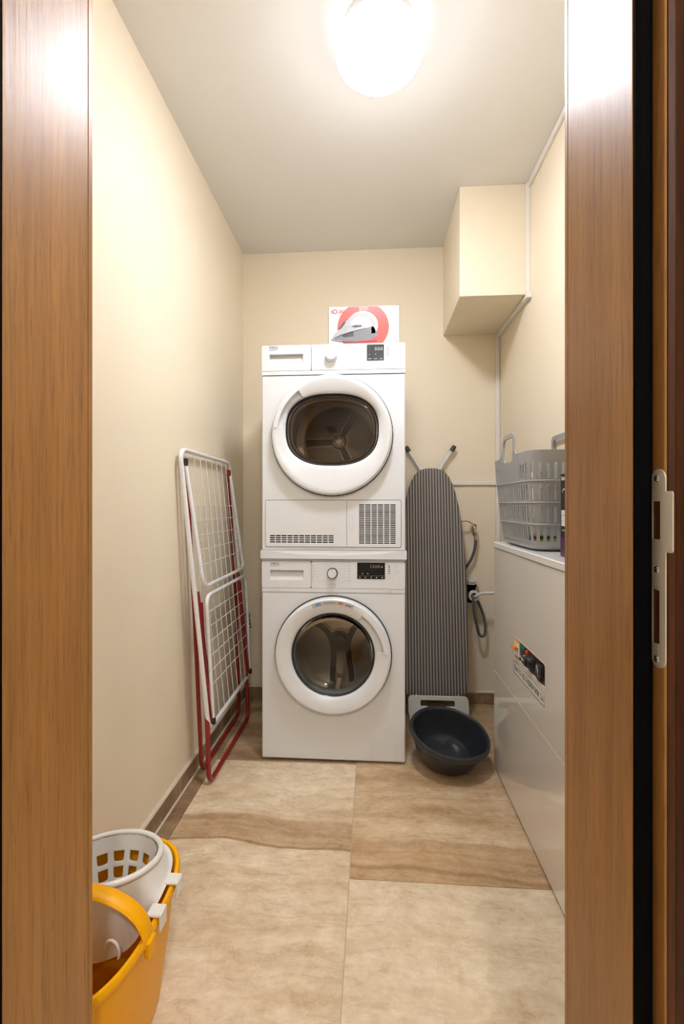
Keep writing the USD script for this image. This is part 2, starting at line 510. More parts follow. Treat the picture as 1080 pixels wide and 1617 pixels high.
    MAT[name] = usdkit.material(stage, '/World/Looks/' + name, nodes, links, surface='p.BSDF')


ML, MM, MD = (0.82, 0.70, 0.53), (0.73, 0.585, 0.41), (0.52, 0.37, 0.22)
BR = (0.43, 0.275, 0.145)
marble('marble_near_left', (1.3, 0.2, 0), ML, MM, MD, bands=[(1.435, 1.56, (0.46, 0.305, 0.175), 0.85, 0.006), (1.432, 1.442, (0.36, 0.22, 0.11), 0.8, 0.003)], contrast=0.8)
marble('marble_far_left', (5.3, 7.9, 0), (0.55, 0.42, 0.28), (0.42, 0.29, 0.17), (0.28, 0.18, 0.10), contrast=1.1)
marble('marble_far_right', (9.1, 3.3, 0), (0.72, 0.56, 0.38), (0.60, 0.43, 0.26), (0.43, 0.27, 0.14), bands=[(1.30, 1.455, (0.53, 0.355, 0.20), 0.8, 0.005), (1.338, 1.352, (0.38, 0.23, 0.12), 0.75, 0.004), (1.96, 2.6, (0.38, 0.25, 0.14), 0.6, 0.1)], contrast=1.0)
marble('marble_near_right', (2.7, 11.1, 0), ML, (0.76, 0.63, 0.455), (0.60, 0.45, 0.285), contrast=0.75)
marble('marble_skirting', (4.4, 6.1, 0), (0.42, 0.30, 0.19), (0.31, 0.20, 0.115), (0.20, 0.12, 0.065), contrast=1.2, ang=1.2)

MAT['board_cloth'] = usdkit.material(stage, '/World/Looks/board_cloth', {
    'geo': ('geometry', {}), 'sx': ('separate_xyz', {}), 'a': ('math', {'math_type': 'multiply', 'value2': 1 / 0.0148}), 'fr': ('math', {'math_type': 'fraction'}),
    'r': ('rgb_ramp', {'ramp': [(0.0, (0.085, 0.080, 0.077)), (0.20, (0.085, 0.080, 0.077)), (0.24, (0.12, 0.112, 0.106)), (0.30, (0.085, 0.080, 0.077)), (0.50, (0.085, 0.080, 0.077)), (0.56, (0.36, 0.325, 0.29)), (0.70, (0.39, 0.35, 0.31)), (0.76, (0.31, 0.28, 0.25)), (0.92, (0.39, 0.35, 0.31)), (1.0, (0.085, 0.080, 0.077))]}),
    'n': ('noise_texture', {'scale': 900.0, 'detail': 2.0}), 'b': ('bump', {'strength': 0.3, 'distance': 0.001}),
    'p': ('principled_bsdf', {'roughness': 0.85, 'sheen_weight': 0.15})},
    [('geo.position', 'sx.vector'), ('sx.x', 'a.value1'), ('a.value', 'fr.value1'), ('fr.value', 'r.fac'), ('r.color', 'p.base_color'), ('geo.position', 'n.vector'), ('n.fac', 'b.height'), ('b.normal', 'p.normal')], surface='p.BSDF')

# ------------------------------------------------------------------ room shell
XL, XR, YB, YF, ZC = -0.725, 0.688, 2.51, 0.66, 2.49
HX0, HX1, HY0 = -1.3, 1.2, -1.6          # hallway behind the camera
OL, OR, OTOP = -0.450, 0.296, 2.10       # rough opening in the front wall


def struct(name, mesh, mat, label, cat_, smooth=False):
    return single(name, mesh, mat, label, cat_, smooth=smooth, kind='structure')


fl = Thing('floor', 'beige veined marble slab floor', 'floor', (0, 0, 0), kind='structure')
part(fl, 'screed', cbox(HX0, HX1, HY0, YB + 0.1, -0.06, -0.003, 0.0001), 'grout', smooth=False)
g = 0.0009


def slab(x0, x1, y0, y1, mat):
    part(fl, 'tile', cbox(x0 + g, x1 - g, y0 + g, y1 - g, -0.02, 0.0, 0.0006), mat, smooth=False)


slab(-0.658, -0.0665, 1.885, YB, 'marble_far_left')
slab(-0.658, -0.0665, 0.685, 1.885, 'marble_near_left')
slab(-0.658, -0.0665, -0.515, 0.685, 'marble_near_right')
slab(-0.0665, 0.533, 1.308, 2.508, 'marble_far_right')
slab(-0.0665, 0.533, 0.108, 1.308, 'marble_near_right')
slab(-0.0665, 0.533, -1.092, 0.108, 'marble_near_left')
slab(0.533, XR + 0.02, 1.885, YB, 'marble_far_right')
slab(0.533, XR + 0.02, 0.685, 1.885, 'marble_near_left')
slab(0.533, HX1, -0.515, 0.685, 'marble_near_right')
for y0, y1 in ((-0.515, 0.685), (0.685, 1.3), (1.3, 1.885), (1.885, YB)):
    slab(XL, -0.658, y0, y1, 'marble_skirting' if y0 > 0.6 else 'marble_near_right')

struct('ceiling', cbox(HX0, HX1, HY0, YB + 0.1, ZC, ZC + 0.1, 0.0001), 'ceiling_paint', 'plain off-white painted ceiling', 'ceiling')
struct('wall_left', cbox(XL - 0.1, XL, YF, YB + 0.1, -0.02, ZC, 0.0001), 'wall_paint', 'cream painted wall on the left of the room', 'wall')
struct('wall_right', cbox(XR, XR + 0.1, YF, YB + 0.1, -0.02, ZC, 0.0001), 'wall_paint', 'cream painted wall on the right behind the boiler', 'wall')
struct('wall_back', cbox(XL, XR, YB, YB + 0.1, -0.02, ZC, 0.0001), 'wall_paint', 'cream painted back wall behind the machines', 'wall')
struct('wall_front', cat(cbox(HX0, OL, 0.51, YF, -0.02, ZC, 0.0001), cbox(OR, HX1, 0.51, YF, -0.02, ZC, 0.0001), cbox(OL, OR, 0.51, YF, OTOP, ZC, 0.0001)), 'wall_paint', 'cream wall around the wooden door frame', 'wall')
struct('wall_hall_left', cbox(HX0 - 0.1, HX0, HY0, 0.66, -0.02, ZC, 0.0001), 'hall_paint', 'hallway wall outside the door, left', 'wall')
struct('wall_hall_right', cbox(HX1, HX1 + 0.1, HY0, 0.66, -0.02, ZC, 0.0001), 'hall_paint', 'hallway wall outside the door, right', 'wall')
struct('wall_hall_back', cbox(HX0, HX1, HY0 - 0.1, HY0, -0.02, ZC, 0.0001), 'hall_paint', 'hallway wall behind the viewer', 'wall')
struct('trim_1', cbox(0.386, XR, 2.04, YB, 2.003, ZC, 0.0015), 'wall_paint', 'boxed-out cream duct under the ceiling in the back right corner', 'boxing')

# skirting: brown stone pieces with a pale sealed top edge
bl = Thing('baseboard_left', 'brown marble skirting along the left wall', 'skirting', (XL, 1.5, 0), kind='structure')
for y0, y1 in ((0.67, 1.27), (1.27, 1.87), (1.87, YB - 0.012)):
    part(bl, 'stone_strip', cbox(XL, XL + 0.011, y0 + g, y1 - g, 0.0, 0.062, 0.0012), 'marble_skirting', smooth=False)
part(bl, 'caulk_bead', tube([(XL + 0.003, 0.68, 0.062), (XL + 0.003, YB - 0.02, 0.062)], 0, 8, flat=(0.009, 0.008)), 'caulk')
part(bl, 'floor_joint', cbox(XL + 0.011, XL + 0.019, 0.68, YB - 0.02, -0.001, 0.0015, 0.0005), 'caulk')
bb = Thing('baseboard_back', 'brown marble skirting along the back wall', 'skirting', (0, YB, 0), kind='structure')
for x0, x1 in ((XL, -0.42), (-0.42, 0.18), (0.18, XR)):
    part(bb, 'stone_strip', cbox(x0 + g, x1 - g, YB - 0.011, YB, 0.0, 0.062, 0.0012), 'marble_skirting', smooth=False)
part(bb, 'caulk_bead', tube([(XL + 0.01, YB - 0.003, 0.062), (XR - 0.01, YB - 0.003, 0.062)], 0, 8, flat=(0.009, 0.008)), 'caulk')

# ------------------------------------------------------------------ door frame
JL, JR = -0.429, 0.2745
dr = Thing('door_1', 'glossy brown wooden door frame with black seal and metal strike plate', 'door frame', (0, 0.58, 0), kind='structure')


def jamb(xf, s):
    """s = +1: right jamb. Stepped lining with a rebate on the hallway side."""
    return [(xf, 0.500), (xf, 0.6575), (xf + s * 0.0012, 0.6575), (xf + s * 0.0012, 0.6585), (xf + s * 0.021, 0.6585), (xf + s * 0.021, 0.477), (xf + s * 0.0195, 0.477), (xf + s * 0.0188, 0.478), (xf + s * 0.0188, 0.500)]


HJ = 2.07
for xf, s in ((JL, -1), (JR, 1)):
    part(dr, 'jamb', flat(Polygon(jamb(xf, s)).buffer(0), 0, HJ), 'wood_brown', smooth=False)
    # inner architrave on the room side, outer one on the hallway side
    a0, a1 = sorted((xf + s * 0.0008, xf + s * 0.070))
    part(dr, 'inner_casing', cbox(a0, a1, 0.6595, 0.672, 0, HJ + 0.07, 0.0018), 'wood_brown')
    prof = [(0.0205, 0.4915), (0.0205, 0.4785), (0.0225, 0.4765), (0.0285, 0.4760), (0.0300, 0.4775), (0.0315, 0.4790), (0.0335, 0.4775), (0.0360, 0.4745), (0.0420, 0.4735), (0.0420, 0.5095), (0.0215, 0.5095)]
    part(dr, 'casing_bead', flat(Polygon([(xf + s * a, b) for a, b in prof]).buffer(0), 0, HJ + 0.07), 'wood_dark', smooth=25)
    b0, b1 = sorted((xf + s * 0.0425, xf + s * 0.110))
    part(dr, 'outer_casing', cbox(b0, b1, 0.4715, 0.5095, 0, HJ + 0.09, 0.002), 'wood_brown')
    # rubber seal in the corner of the rebate
    gx = [(0.0010, 0.4998), (0.0010, 0.4965), (0.006, 0.4935), (0.014, 0.4935), (0.0186, 0.4960), (0.0186, 0.4998)]
    part(dr, 'rubber_seal', flat(Polygon([(xf + s * a, b) for a, b in gx]).buffer(0), 0, HJ - 0.005), 'rubber_black', smooth=False)
part(dr, 'head', cbox(JL - 0.02, JR + 0.02, 0.500, 0.6585, HJ + 0.001, HJ + 0.022, 0.001), 'wood_brown')
part(dr, 'head_casing', cbox(JL - 0.07, JR + 0.07, 0.6595, 0.672, HJ + 0.0715, HJ + 0.14, 0.0018), 'wood_brown')
# strike plate on the rebate of the right jamb
xs = JR + 0.0188
pl = unary_union([rrect(0.4735, 0.4965, 0.913, 1.1165, 0.0115, 8), rrect(0.4625, 0.485, 1.0325, 1.0935, 0.003)])
for h in (rrect(0.4815, 0.4945, 1.0445, 1.0835, 0.0006), Polygon([(0.4825, 0.992), (0.4825, 0.938), (0.4945, 0.936), (0.4945, 0.9935)])):
    pl = pl.difference(h)
sp = part(dr, 'strike_plate', side(pl, xs - 0.0016, xs - 0.0001), 'steel_brushed', smooth=False, label='metal strike plate with two latch openings')
part(sp, 'mortise', cat(side(rrect(0.4812, 0.4948, 1.0440, 1.0840, 0.0006), xs - 0.0001, xs), side(Polygon([(0.482, 0.9935), (0.482, 0.937), (0.495, 0.935), (0.495, 0.995)]), xs - 0.0001, xs)), 'wood_dark', smooth=False)
for z in (1.107, 1.0135, 0.9215):
    part(sp, 'screw', cat(lathe([(0, -0.0014), (0.0028, -0.0010), (0.0036, 0.0), (0.0036, 0.0012), (0, 0.0012)], (xs - 0.0018, 0.4868, z), 'x', 20)), 'chrome')
    part(sp, 'screw_recess', cat(cyl((xs - 0.0034, 0.4868, z), (xs - 0.0030, 0.4868, z), 0.0012, 6)), 'dark_cavity')

# ------------------------------------------------------------------ ceiling lamp
lx, ly = 0.019, 1.342
lp = Thing('ceiling_lamp', 'round glowing white glass ceiling lamp', 'lamp', (lx, ly, ZC))
part(lp, 'base', lathe([(0, 0), (0.104, 0), (0.104, -0.040), (0, -0.040)], (lx, ly, ZC), 'z', 48), 'lamp_base')
dome = [(0.0, -0.0405), (0.110, -0.0405), (0.1225, -0.0470)] + [(0.130 * math.cos(t), -0.070 - 0.070 * math.sin(t)) for t in np.linspace(-0.2, PI / 2, 14)]
part(lp, 'diffuser', lathe(dome, (lx, ly, ZC), 'z', 64), 'lamp_glow', smooth=True)
# a dim lamp of the hallway, far behind the viewer
hl = Thing('hall_lamp', 'small warm ceiling lamp in the hallway behind the viewer', 'lamp', (0.3, -1.0, ZC))
part(hl, 'base', lathe([(0, 0), (0.09, 0), (0.09, -0.012), (0, -0.012)], (0.3, -1.0, ZC), 'z', 32), 'lamp_base')
part(hl, 'diffuser', lathe([(0, -0.0125), (0.085, -0.0125)] + [(0.095 * math.cos(t), -0.03 - 0.045 * math.sin(t)) for t in np.linspace(0, PI / 2, 8)], (0.3, -1.0, ZC), 'z', 32), 'hall_glow', smooth=True)
# ------------------------------------------------------------------ the two machines
MX0, MX1, FY = -0.4665, 0.1355, 1.892          # body sides and front plane


def ring_sector(cx, cz, r0, r1, a0, a1, n=24):
    t = np.radians(np.linspace(a0, a1, n))
    return Polygon([(cx + r1 * math.cos(a), cz + r1 * math.sin(a)) for a in t] + [(cx + r0 * math.cos(a), cz + r0 * math.sin(a)) for a in t[::-1]])


def circ(cx, cz, r, y, n=96):
    return sup(cx, cz, r, r, 2.0, n, y)


def logo_beko(parent, x, z, y):
    sw = LineString([(x, z - 0.0062), (x + 0.010, z - 0.0066), (x + 0.022, z - 0.0052), (x + 0.036, z - 0.0030)]).buffer(0.0009)
    part(parent, 'logo', cat(text_front('beko', x, z, 0.0118, y, True), front(sw, y - 0.0006, y)), 'print_grey', smooth=False, label='grey beko lettering with an underline')


def panel_slab(parent, z0, z1, zband, split, rec, y, name='control_panel'):
    """control panel with a drawer pull recess; the lower band is set back a little"""
    x0, x1, z_0, z_1 = rec
    right = front(rrect(split + 0.0008, MX1 - 0.0005, zband, z1, 0.006), y, FY + 0.05)
    p = part(parent, name, right, 'appliance_panel', smooth=25)
    dp = rrect(MX0 + 0.0005, split - 0.0008, zband, z1, 0.006)
    dz = front(dp.difference(rrect(x0, x1, z_0, z_1, 0.002)), y, y + 0.03)
    d = part(parent, 'drawer', cat(dz, front(dp, y + 0.0305, FY + 0.05)), 'appliance_panel', smooth=25)
    # recess: sloping back wall of the pull
    m = trimesh.convex.convex_hull(np.array([(x, yy, z) for x in (x0, x1) for yy, z in ((y + 0.004, z_0), (y + 0.029, z_0), (y + 0.029, z_1), (y + 0.022, z_1))]))
    part(d, 'pull', m, 'recess_white', smooth=False)
    part(parent, 'lower_band', front(rrect(MX0 + 0.0005, MX1 - 0.0005, z0 + 0.0012, zband - 0.0008, 0.001), y + 0.0012, FY + 0.05), 'appliance_panel', smooth=False)
    return p


def dashes(rows, y):
    out = []
    for x0, x1, z, h in rows:
        x = x0
        while x < x1:
            w = random.uniform(0.003, 0.011)
            out.append(front(sbox(x, z, min(x + w, x1), z + h), y - 0.0004, y))
            x += w + 0.0022
    return cat(*out)


# ---- washing machine
wm = Thing('washing_machine', 'white front-loading washing machine standing on the floor under the dryer', 'washing machine', (-0.1655, 2.15, 0))
WX, WZ, WR = -0.164, 0.456, 0.2415
body = man(cbox(MX0, MX1, FY, 2.44, 0.010, 0.712, 0.004))
body -= man(lathe([(0, -0.05), (0.176, -0.05), (0.176, 0.055), (0.180, 0.0551), (0.180, 0.06), (0, 0.06)], (WX, FY, 0.452), 'y', 64))
body -= man(lathe([(0, 0.0552), (0.2435, 0.0552), (0.2435, 0.50), (0, 0.50)], (WX, FY, 0.400), 'y', 64))
part(wm, 'body', body, 'appliance_white', smooth=25)
part(wm, 'upper_body', cbox(MX0, MX1, FY + 0.051, 2.44, 0.7135, 0.842, 0.003), 'appliance_white')
part(wm, 'worktop', cbox(MX0, MX1, FY + 0.004, 2.445, 0.8425, 0.8520, 0.003), 'appliance_white')
for x in (MX0 + 0.05, MX1 - 0.05):
    for y in (FY + 0.06, 2.38):
        part(wm, 'foot', cyl((x, y, 0.0), (x, y, 0.0098), 0.02, 16), 'rubber_black')
PY = 1.889
panel_slab(wm, 0.712, 0.8418, 0.731, -0.2565, (-0.430, -0.288, 0.764, 0.8045), PY)
logo_beko(wm, -0.4295, 0.8275, PY)
kb = part(wm, 'program_knob', lathe([(0, -0.024), (0.0165, -0.024), (0.0185, -0.022), (0.0192, 0.0), (0, 0.0)], (-0.1665, PY, 0.7945), 'y', 40), 'appliance_panel')
part(kb, 'knob_ring', lathe([(0.0193, -0.004), (0.0205, -0.016), (0.0220, -0.014), (0.0222, -0.0005), (0.0193, -0.0005)], (-0.1665, PY, 0.7945), 'y', 40, ring=True), 'print_dark')
part(kb, 'knob_mark', front(sbox(-0.1673, 0.803, -0.1657, 0.8125), PY - 0.0246, PY - 0.0238), 'print_dark', smooth=False)
ds = part(wm, 'display', front(rrect(-0.063, 0.052, 0.771, 0.8395, 0.0012), PY - 0.0010, PY - 0.0001), 'display_black', smooth=False)
part(ds, 'digits', text_front('1888', -0.012, 0.817, 0.0125, PY - 0.0010), 'segment_grey', smooth=False)
icons = [Point(-0.041, 0.7935).buffer(0.0022), Point(-0.019, 0.7935).buffer(0.0022), Point(0.0395, 0.8215).buffer(0.0032).difference(Point(0.0395, 0.8215).buffer(0.0015))]
for k in range(5):
    icons.append(affinity.rotate(rrect(-0.055 + k * 0.0233, -0.049 + k * 0.0233, 0.7757, 0.7793, 0.001), 25 * (k % 3)))
icons.append(sbox(-0.060, 0.7845, 0.050, 0.7850))
part(ds, 'icons', front(unary_union(icons), PY - 0.0014, PY - 0.0010), 'print_pale', smooth=False)
part(wm, 'status_bars', cat(*[front(sbox(0.0640, z, 0.0735, z + 0.0022), PY - 0.0005, PY) for z in (0.8255, 0.8180, 0.8100, 0.8022, 0.7938)]), 'print_dark', smooth=False)
rows = [(0.089, 0.089 + w, z, 0.0014) for z, w in ((0.8265, 0.021), (0.8185, 0.012), (0.8105, 0.009), (0.8027, 0.031), (0.7943, 0.027))]
rows += [(0.056, 0.079, 0.8405, 0.0010)]
for k in range(7):
    z = 0.8385 - 0.0123 * k
    rows += [(-0.2375, -0.2375 + random.uniform(0.014, 0.020), z, 0.0013), (-0.126 + random.uniform(-0.004, 0.006), -0.1015, z - 0.001, 0.0013)]
rows += [(-0.180, -0.155, 0.7462, 0.0014), (-0.430, -0.386, 0.7225, 0.0012), (0.051, 0.070, 0.7185, 0.0016), (-0.005, 0.045, 0.767, 0.0010)]
part(wm, 'printed_marks', dashes(rows, PY - 0.00001), 'print_pale', smooth=False, kind='stuff', label='small grey programme lettering')
syms = [affinity.rotate(rrect(-0.2500, -0.2462, 0.8365 - 0.0123 * k, 0.8365 - 0.0123 * k + 0.0038, 0.001), 30 * k) for k in range(7)] + [affinity.rotate(rrect(-0.0985, -0.0950, 0.8365 - 0.0123 * k, 0.8365 - 0.0123 * k + 0.0035, 0.001), 40 * k) for k in range(7)]
syms += [Point(0.075, 0.7205).buffer(0.006).difference(Point(0.075, 0.7205).buffer(0.0051)), sbox(-0.1695, 0.7515, -0.1640, 0.7523), sbox(-0.1672, 0.7490, -0.1663, 0.7545)]
part(wm, 'printed_symbols', front(unary_union(syms), PY - 0.0005, PY), 'print_grey', smooth=False, kind='stuff')
gl = [sbox(-0.253, z, -0.191, z + 0.0004) for z in (0.7570,)] + [sbox(-0.2537, 0.757, -0.2533, 0.84), sbox(-0.0925, 0.757, -0.0921, 0.84), sbox(-0.142, 0.757, -0.0925, 0.7574), rrect(0.060, 0.083, 0.7725, 0.786, 0.001).difference(rrect(0.0605, 0.0825, 0.773, 0.7855, 0.001)), sbox(0.066, 0.7785, 0.074, 0.7805)]
part(wm, 'printed_lines', front(unary_union(gl), PY - 0.0004, PY), 'print_pale', smooth=False, kind='stuff')
# service flap
part(wm, 'filter_flap', front(rrect(-0.001, 0.101, 0.0155, 0.092, 0.005), FY - 0.0012, FY + 0.004), 'appliance_white', smooth=False)
part(wm, 'flap_seam', front(rrect(-0.0018, 0.1018, 0.0147, 0.0928, 0.0055), FY - 0.0004, FY + 0.003), 'print_pale', smooth=False)
# door
prof = [(0.2415, -0.001), (0.2415, -0.020), (0.2385, -0.034), (0.232, -0.0405), (0.214, -0.0415), (0.184, -0.030), (0.1765, -0.0225), (0.1735, -0.015), (0.1735, -0.001)]
door = man(lathe(prof, (WX, FY, WZ), 'y', 120, ring=True))
door -= man(front(ring_sector(WX, WZ, 0.1765, 0.2105, 6, 54), FY - 0.06, FY - 0.0185))
dw = part(wm, 'door', door, 'appliance_white', smooth=28)
part(dw, 'door_handle', front(ring_sector(WX, WZ, 0.2105, 0.2245, 4, 55), FY - 0.0455, FY - 0.037), 'appliance_panel', smooth=25)
part(dw, 'door_seal', lathe([(0.2418, -0.001), (0.2418, -0.012), (0.2455, -0.012), (0.2455, -0.001)], (WX, FY, WZ), 'y', 96, ring=True), 'door_bezel')
stk = part(dw, 'sticker', front(ring_sector(WX, WZ, 0.2135, 0.2305, 67, 112), FY - 0.0424, FY - 0.0413), 'sticker_grey', smooth=False, label='grey energy sticker along the top of the door')
part(stk, 'sticker_print', front(ring_sector(WX, WZ, 0.2215, 0.2235, 87, 99), FY - 0.0427, FY - 0.0424), 'print_dark', smooth=False)
part(stk, 'sticker_print', front(ring_sector(WX, WZ, 0.219, 0.2225, 69.5, 76), FY - 0.0427, FY - 0.0424), 'print_dark', smooth=False)
part(stk, 'sticker_dot', front(ring_sector(WX, WZ, 0.2165, 0.2275, 102, 108), FY - 0.0427, FY - 0.0424), 'sticker_blue', smooth=False)
part(stk, 'sticker_stamp', front(ring_sector(WX, WZ, 0.2185, 0.2260, 78.5, 84), FY - 0.0427, FY - 0.0424), 'carton_red', smooth=False)
bowl_o = [(0.1730, 0.001), (0.1690, 0.004), (0.1600, 0.012), (0.150, 0.022), (0.130, 0.034), (0.100, 0.043), (0.060, 0.048), (0.0, 0.050)]
bowl = lathe(bowl_o + [(0.0, 0.0465), (0.059, 0.0445), (0.098, 0.0395), (0.128, 0.0305), (0.147, 0.0185), (0.157, 0.0085), (0.166, 0.000), (0.1730, -0.003)], (WX, FY - 0.012, WZ), 'y', 72, ring=True)
part(dw, 'glass', bowl, 'washer_glass', smooth=True)
part(dw, 'glass_rim', lathe([(0.1728, -0.016), (0.1700, -0.013), (0.1660, -0.003), (0.1690, 0.0), (0.1728, -0.002)], (WX, FY, WZ), 'y', 96, ring=True), 'rim_glass')
part(wm, 'rubber_gasket', lathe([(0.1755, 0.002), (0.1760, 0.054), (0.172, 0.060), (0.163, 0.052), (0.170, 0.040), (0.162, 0.032), (0.171, 0.020), (0.166, 0.006)], (WX, FY, 0.452), 'y', 72, ring=True), 'rubber_grey', smooth=True)
WD = 0.400
drum = [(0.180, 0.062), (0.236, 0.064), (0.240, 0.075), (0.240, 0.36), (0.225, 0.39), (0.0, 0.39), (0.0, 0.387), (0.222, 0.387), (0.237, 0.358), (0.237, 0.078), (0.233, 0.068), (0.180, 0.066)]
dm = part(wm, 'drum', lathe(drum, (WX, FY, WD), 'y', 72, ring=True), 'drum_steel', smooth=35)
arms = []
for P in (((-0.19, 0.115), (-0.115, 0.085), (-0.062, 0.045), (-0.036, -0.01), (-0.030, -0.09), (-0.034, -0.20)), ((0.18, 0.13), (0.100, 0.090), (0.062, 0.045), (0.044, -0.01), (0.048, -0.09), (0.060, -0.20))):
    arms.append(LineString(spline([(WX + x, WD + z) for x, z in P], 24)).buffer(0.019, quad_segs=4))
wst = unary_union(arms + [Point(WX, WD).buffer(0.058)]).intersection(Point(WX, WD).buffer(0.215))
part(dm, 'spider', front(wst.buffer(-0.0050), FY + 0.366, FY + 0.3868), 'drum_dark', smooth=25)
part(dm, 'spider_edge', front(wst.difference(wst.buffer(-0.0045)), FY + 0.370, FY + 0.3868), 'dimple_steel', smooth=False)
part(dm, 'hub', lathe([(0, -0.012), (0.03, -0.012), (0.042, 0.0), (0, 0.0)], (WX, FY + 0.366, WD), 'y', 32), 'cap_grey')
for k in range(3):
    a = math.radians(30 + 120 * k)
    c = np.array([WX + 0.236 * math.cos(a), 0, WD + 0.236 * math.sin(a)])
    d = np.array([math.cos(a), 0, math.sin(a)])
    t_ = np.array([-d[2], 0, d[0]])
    pts = []
    for y, w in ((FY + 0.09, 0.014), (FY + 0.36, 0.030)):
        pts += [c + t_ * 0.038 + (0, y, 0), c - t_ * 0.038 + (0, y, 0), c - d * 0.055 + t_ * w * 0.4 + (0, y, 0), c - d * 0.055 - t_ * w * 0.4 + (0, y, 0)]
    part(dm, 'lifter', trimesh.convex.convex_hull(np.array(pts)), 'drum_steel', smooth=False)
holes = []
for j, y in enumerate(np.arange(FY + 0.10, FY + 0.35, 0.018)):
    for k in range(60):
        a = 2 * PI * (k + 0.5 * (j % 2)) / 60
        p = np.array([WX + 0.2365 * math.cos(a), y, WD + 0.2365 * math.sin(a)])
        if any(abs(((math.degrees(a) - 30 - 120 * q) + 180) % 360 - 180) < 11 for q in range(3)):
            continue
        n_ = np.array([math.cos(a), 0, math.sin(a)])
        holes.append(cyl(p - n_ * 0.0004, p + n_ * 0.0004, 0.0026, 6))
part(dm, 'drum_hole', cat(*holes), 'dark_cavity', smooth=False, kind='stuff')

# ---- stacking frame between the machines
sk = Thing('stacking_frame', 'thin white stacking frame between washing machine and dryer', 'frame', (-0.1655, 2.15, 0.8525))
part(sk, 'shelf', cbox(MX0 - 0.004, MX1 + 0.006, 1.894, 2.44, 0.8525, 0.8885, 0.002), 'appliance_white')
lens = Polygon([(MX0 - 0.004, 0.8535), (MX1 + 0.006, 0.8535), (MX1 + 0.006, 0.8875), (MX1 - 0.015, 0.8875), (MX1 - 0.06, 0.8840)] + [(-0.1655 + 0.235 * math.cos(t), 0.8835 - 0.0125 * math.sin(t)) for t in np.linspace(0.05, PI - 0.05, 24)] + [(MX0 + 0.06, 0.8840), (MX0 + 0.015, 0.8875), (MX0 - 0.004, 0.8875)])
part(sk, 'front_lip', front(lens.buffer(0), 1.882, 1.8938), 'appliance_panel', smooth=25)

# ---- tumble dryer
td = Thing('tumble_dryer', 'white tumble dryer stacked on top of the washing machine', 'tumble dryer', (-0.1655, 2.15, 0.889))
DX, DZ, GX, GZ = -0.169, 1.370, -0.168, 1.392
AX, AZ = -0.168, 1.398
body = man(cbox(MX0, MX1, FY, 2.44, 0.889, 1.6245, 0.004))
body -= man(loft([sup(GX, GZ, 0.186, 0.143, 2.5, 96, FY - 0.02), sup(GX, GZ, 0.186, 0.143, 2.5, 96, FY + 0.075)]))
body -= man(lathe([(0, 0.06), (0.222, 0.06), (0.222, 0.50), (0, 0.50)], (AX, FY, AZ), 'y', 64))
part(td, 'body', body, 'appliance_white', smooth=25)
part(td, 'upper_body', cbox(MX0, MX1, FY + 0.051, 2.44, 1.6255, 1.742, 0.003), 'appliance_white')
part(td, 'worktop', cbox(MX0, MX1, FY + 0.004, 2.445, 1.7425, 1.7520, 0.003), 'appliance_white')
panel_slab(td, 1.6255, 1.7515, 1.644, -0.2555, (-0.4335, -0.2905, 1.676, 1.7145), PY)
logo_beko(td, -0.4350, 1.7375, PY)
kb = part(td, 'program_knob', lathe([(0, -0.026), (0.021, -0.026), (0.0235, -0.0235), (0.0255, -0.004), (0.0258, 0.0), (0, 0.0)], (-0.171, PY, 1.7025), 'y', 40), 'appliance_panel')
part(kb, 'knob_mark', front(sbox(-0.1717, 1.713, -0.1703, 1.7225), PY - 0.0264, PY - 0.0258), 'print_pale', smooth=False)
ds = part(td, 'display', front(rrect(-0.023, 0.0475, 1.679, 1.7455, 0.001), PY - 0.0010, PY - 0.0001), 'display_grey', smooth=False)
part(ds, 'digits', text_front('888', 0.008, 1.721, 0.0135, PY - 0.0010), 'print_pale', smooth=False)
ic = [sbox(-0.0135, 1.735 - 0.0062 * k, -0.0105, 1.7362 - 0.0062 * k) for k in range(4)] + [Point(-0.012, 1.7045).buffer(0.0025), Point(0.0135, 1.7055).buffer(0.0028), sbox(-0.018, 1.685, -0.004, 1.689), sbox(0.006, 1.6845, 0.020, 1.688), sbox(0.031, 1.684, 0.041, 1.688)]
part(ds, 'icons', front(unary_union(ic), PY - 0.0013, PY - 0.0010), 'print_grey', smooth=False)
part(td, 'status_bars', cat(*[front(sbox(0.0575, z, 0.0680, z + 0.0022), PY - 0.0005, PY) for z in (1.7310, 1.7235, 1.7155, 1.7078, 1.7000)]), 'print_grey', smooth=False)
rows = [(0.083, 0.089, 1.7335, 0.0012), (0.083, 0.090, 1.7005, 0.0012), (0.052, 0.078, 1.7455, 0.0010), (0.060, 0.067, 1.6843, 0.0020), (-0.004, 0.010, 1.674, 0.0008), (-0.434, -0.408, 1.6332, 0.0012)]
for k in range(7):
    z = 1.7410 - 0.0112 * k
    rows += [(-0.2380, -0.2380 + random.uniform(0.016, 0.042), z, 0.0009), (-0.128 + random.uniform(-0.004, 0.010), -0.0965, z - 0.001, 0.0009)]
rows += [(-0.080, -0.060, 1.7215, 0.0008), (-0.080, -0.058, 1.687, 0.0008), (-0.184, -0.158, 1.6655, 0.0010)]
part(td, 'printed_marks', dashes(rows, PY - 0.00001), 'print_pale', smooth=False, kind='stuff', label='faint grey programme lettering')
part(td, 'printed_lines', front(unary_union([sbox(-0.0945, 1.678, -0.0941, 1.745), sbox(-0.2505, 1.672, -0.2025, 1.6724), sbox(-0.140, 1.672, -0.0945, 1.6724), rrect(0.0515, 0.0815, 1.678, 1.693, 0.001).difference(rrect(0.0519, 0.0811, 1.6784, 1.6926, 0.001))]), PY - 0.0004, PY), 'print_pale', smooth=False, kind='stuff')
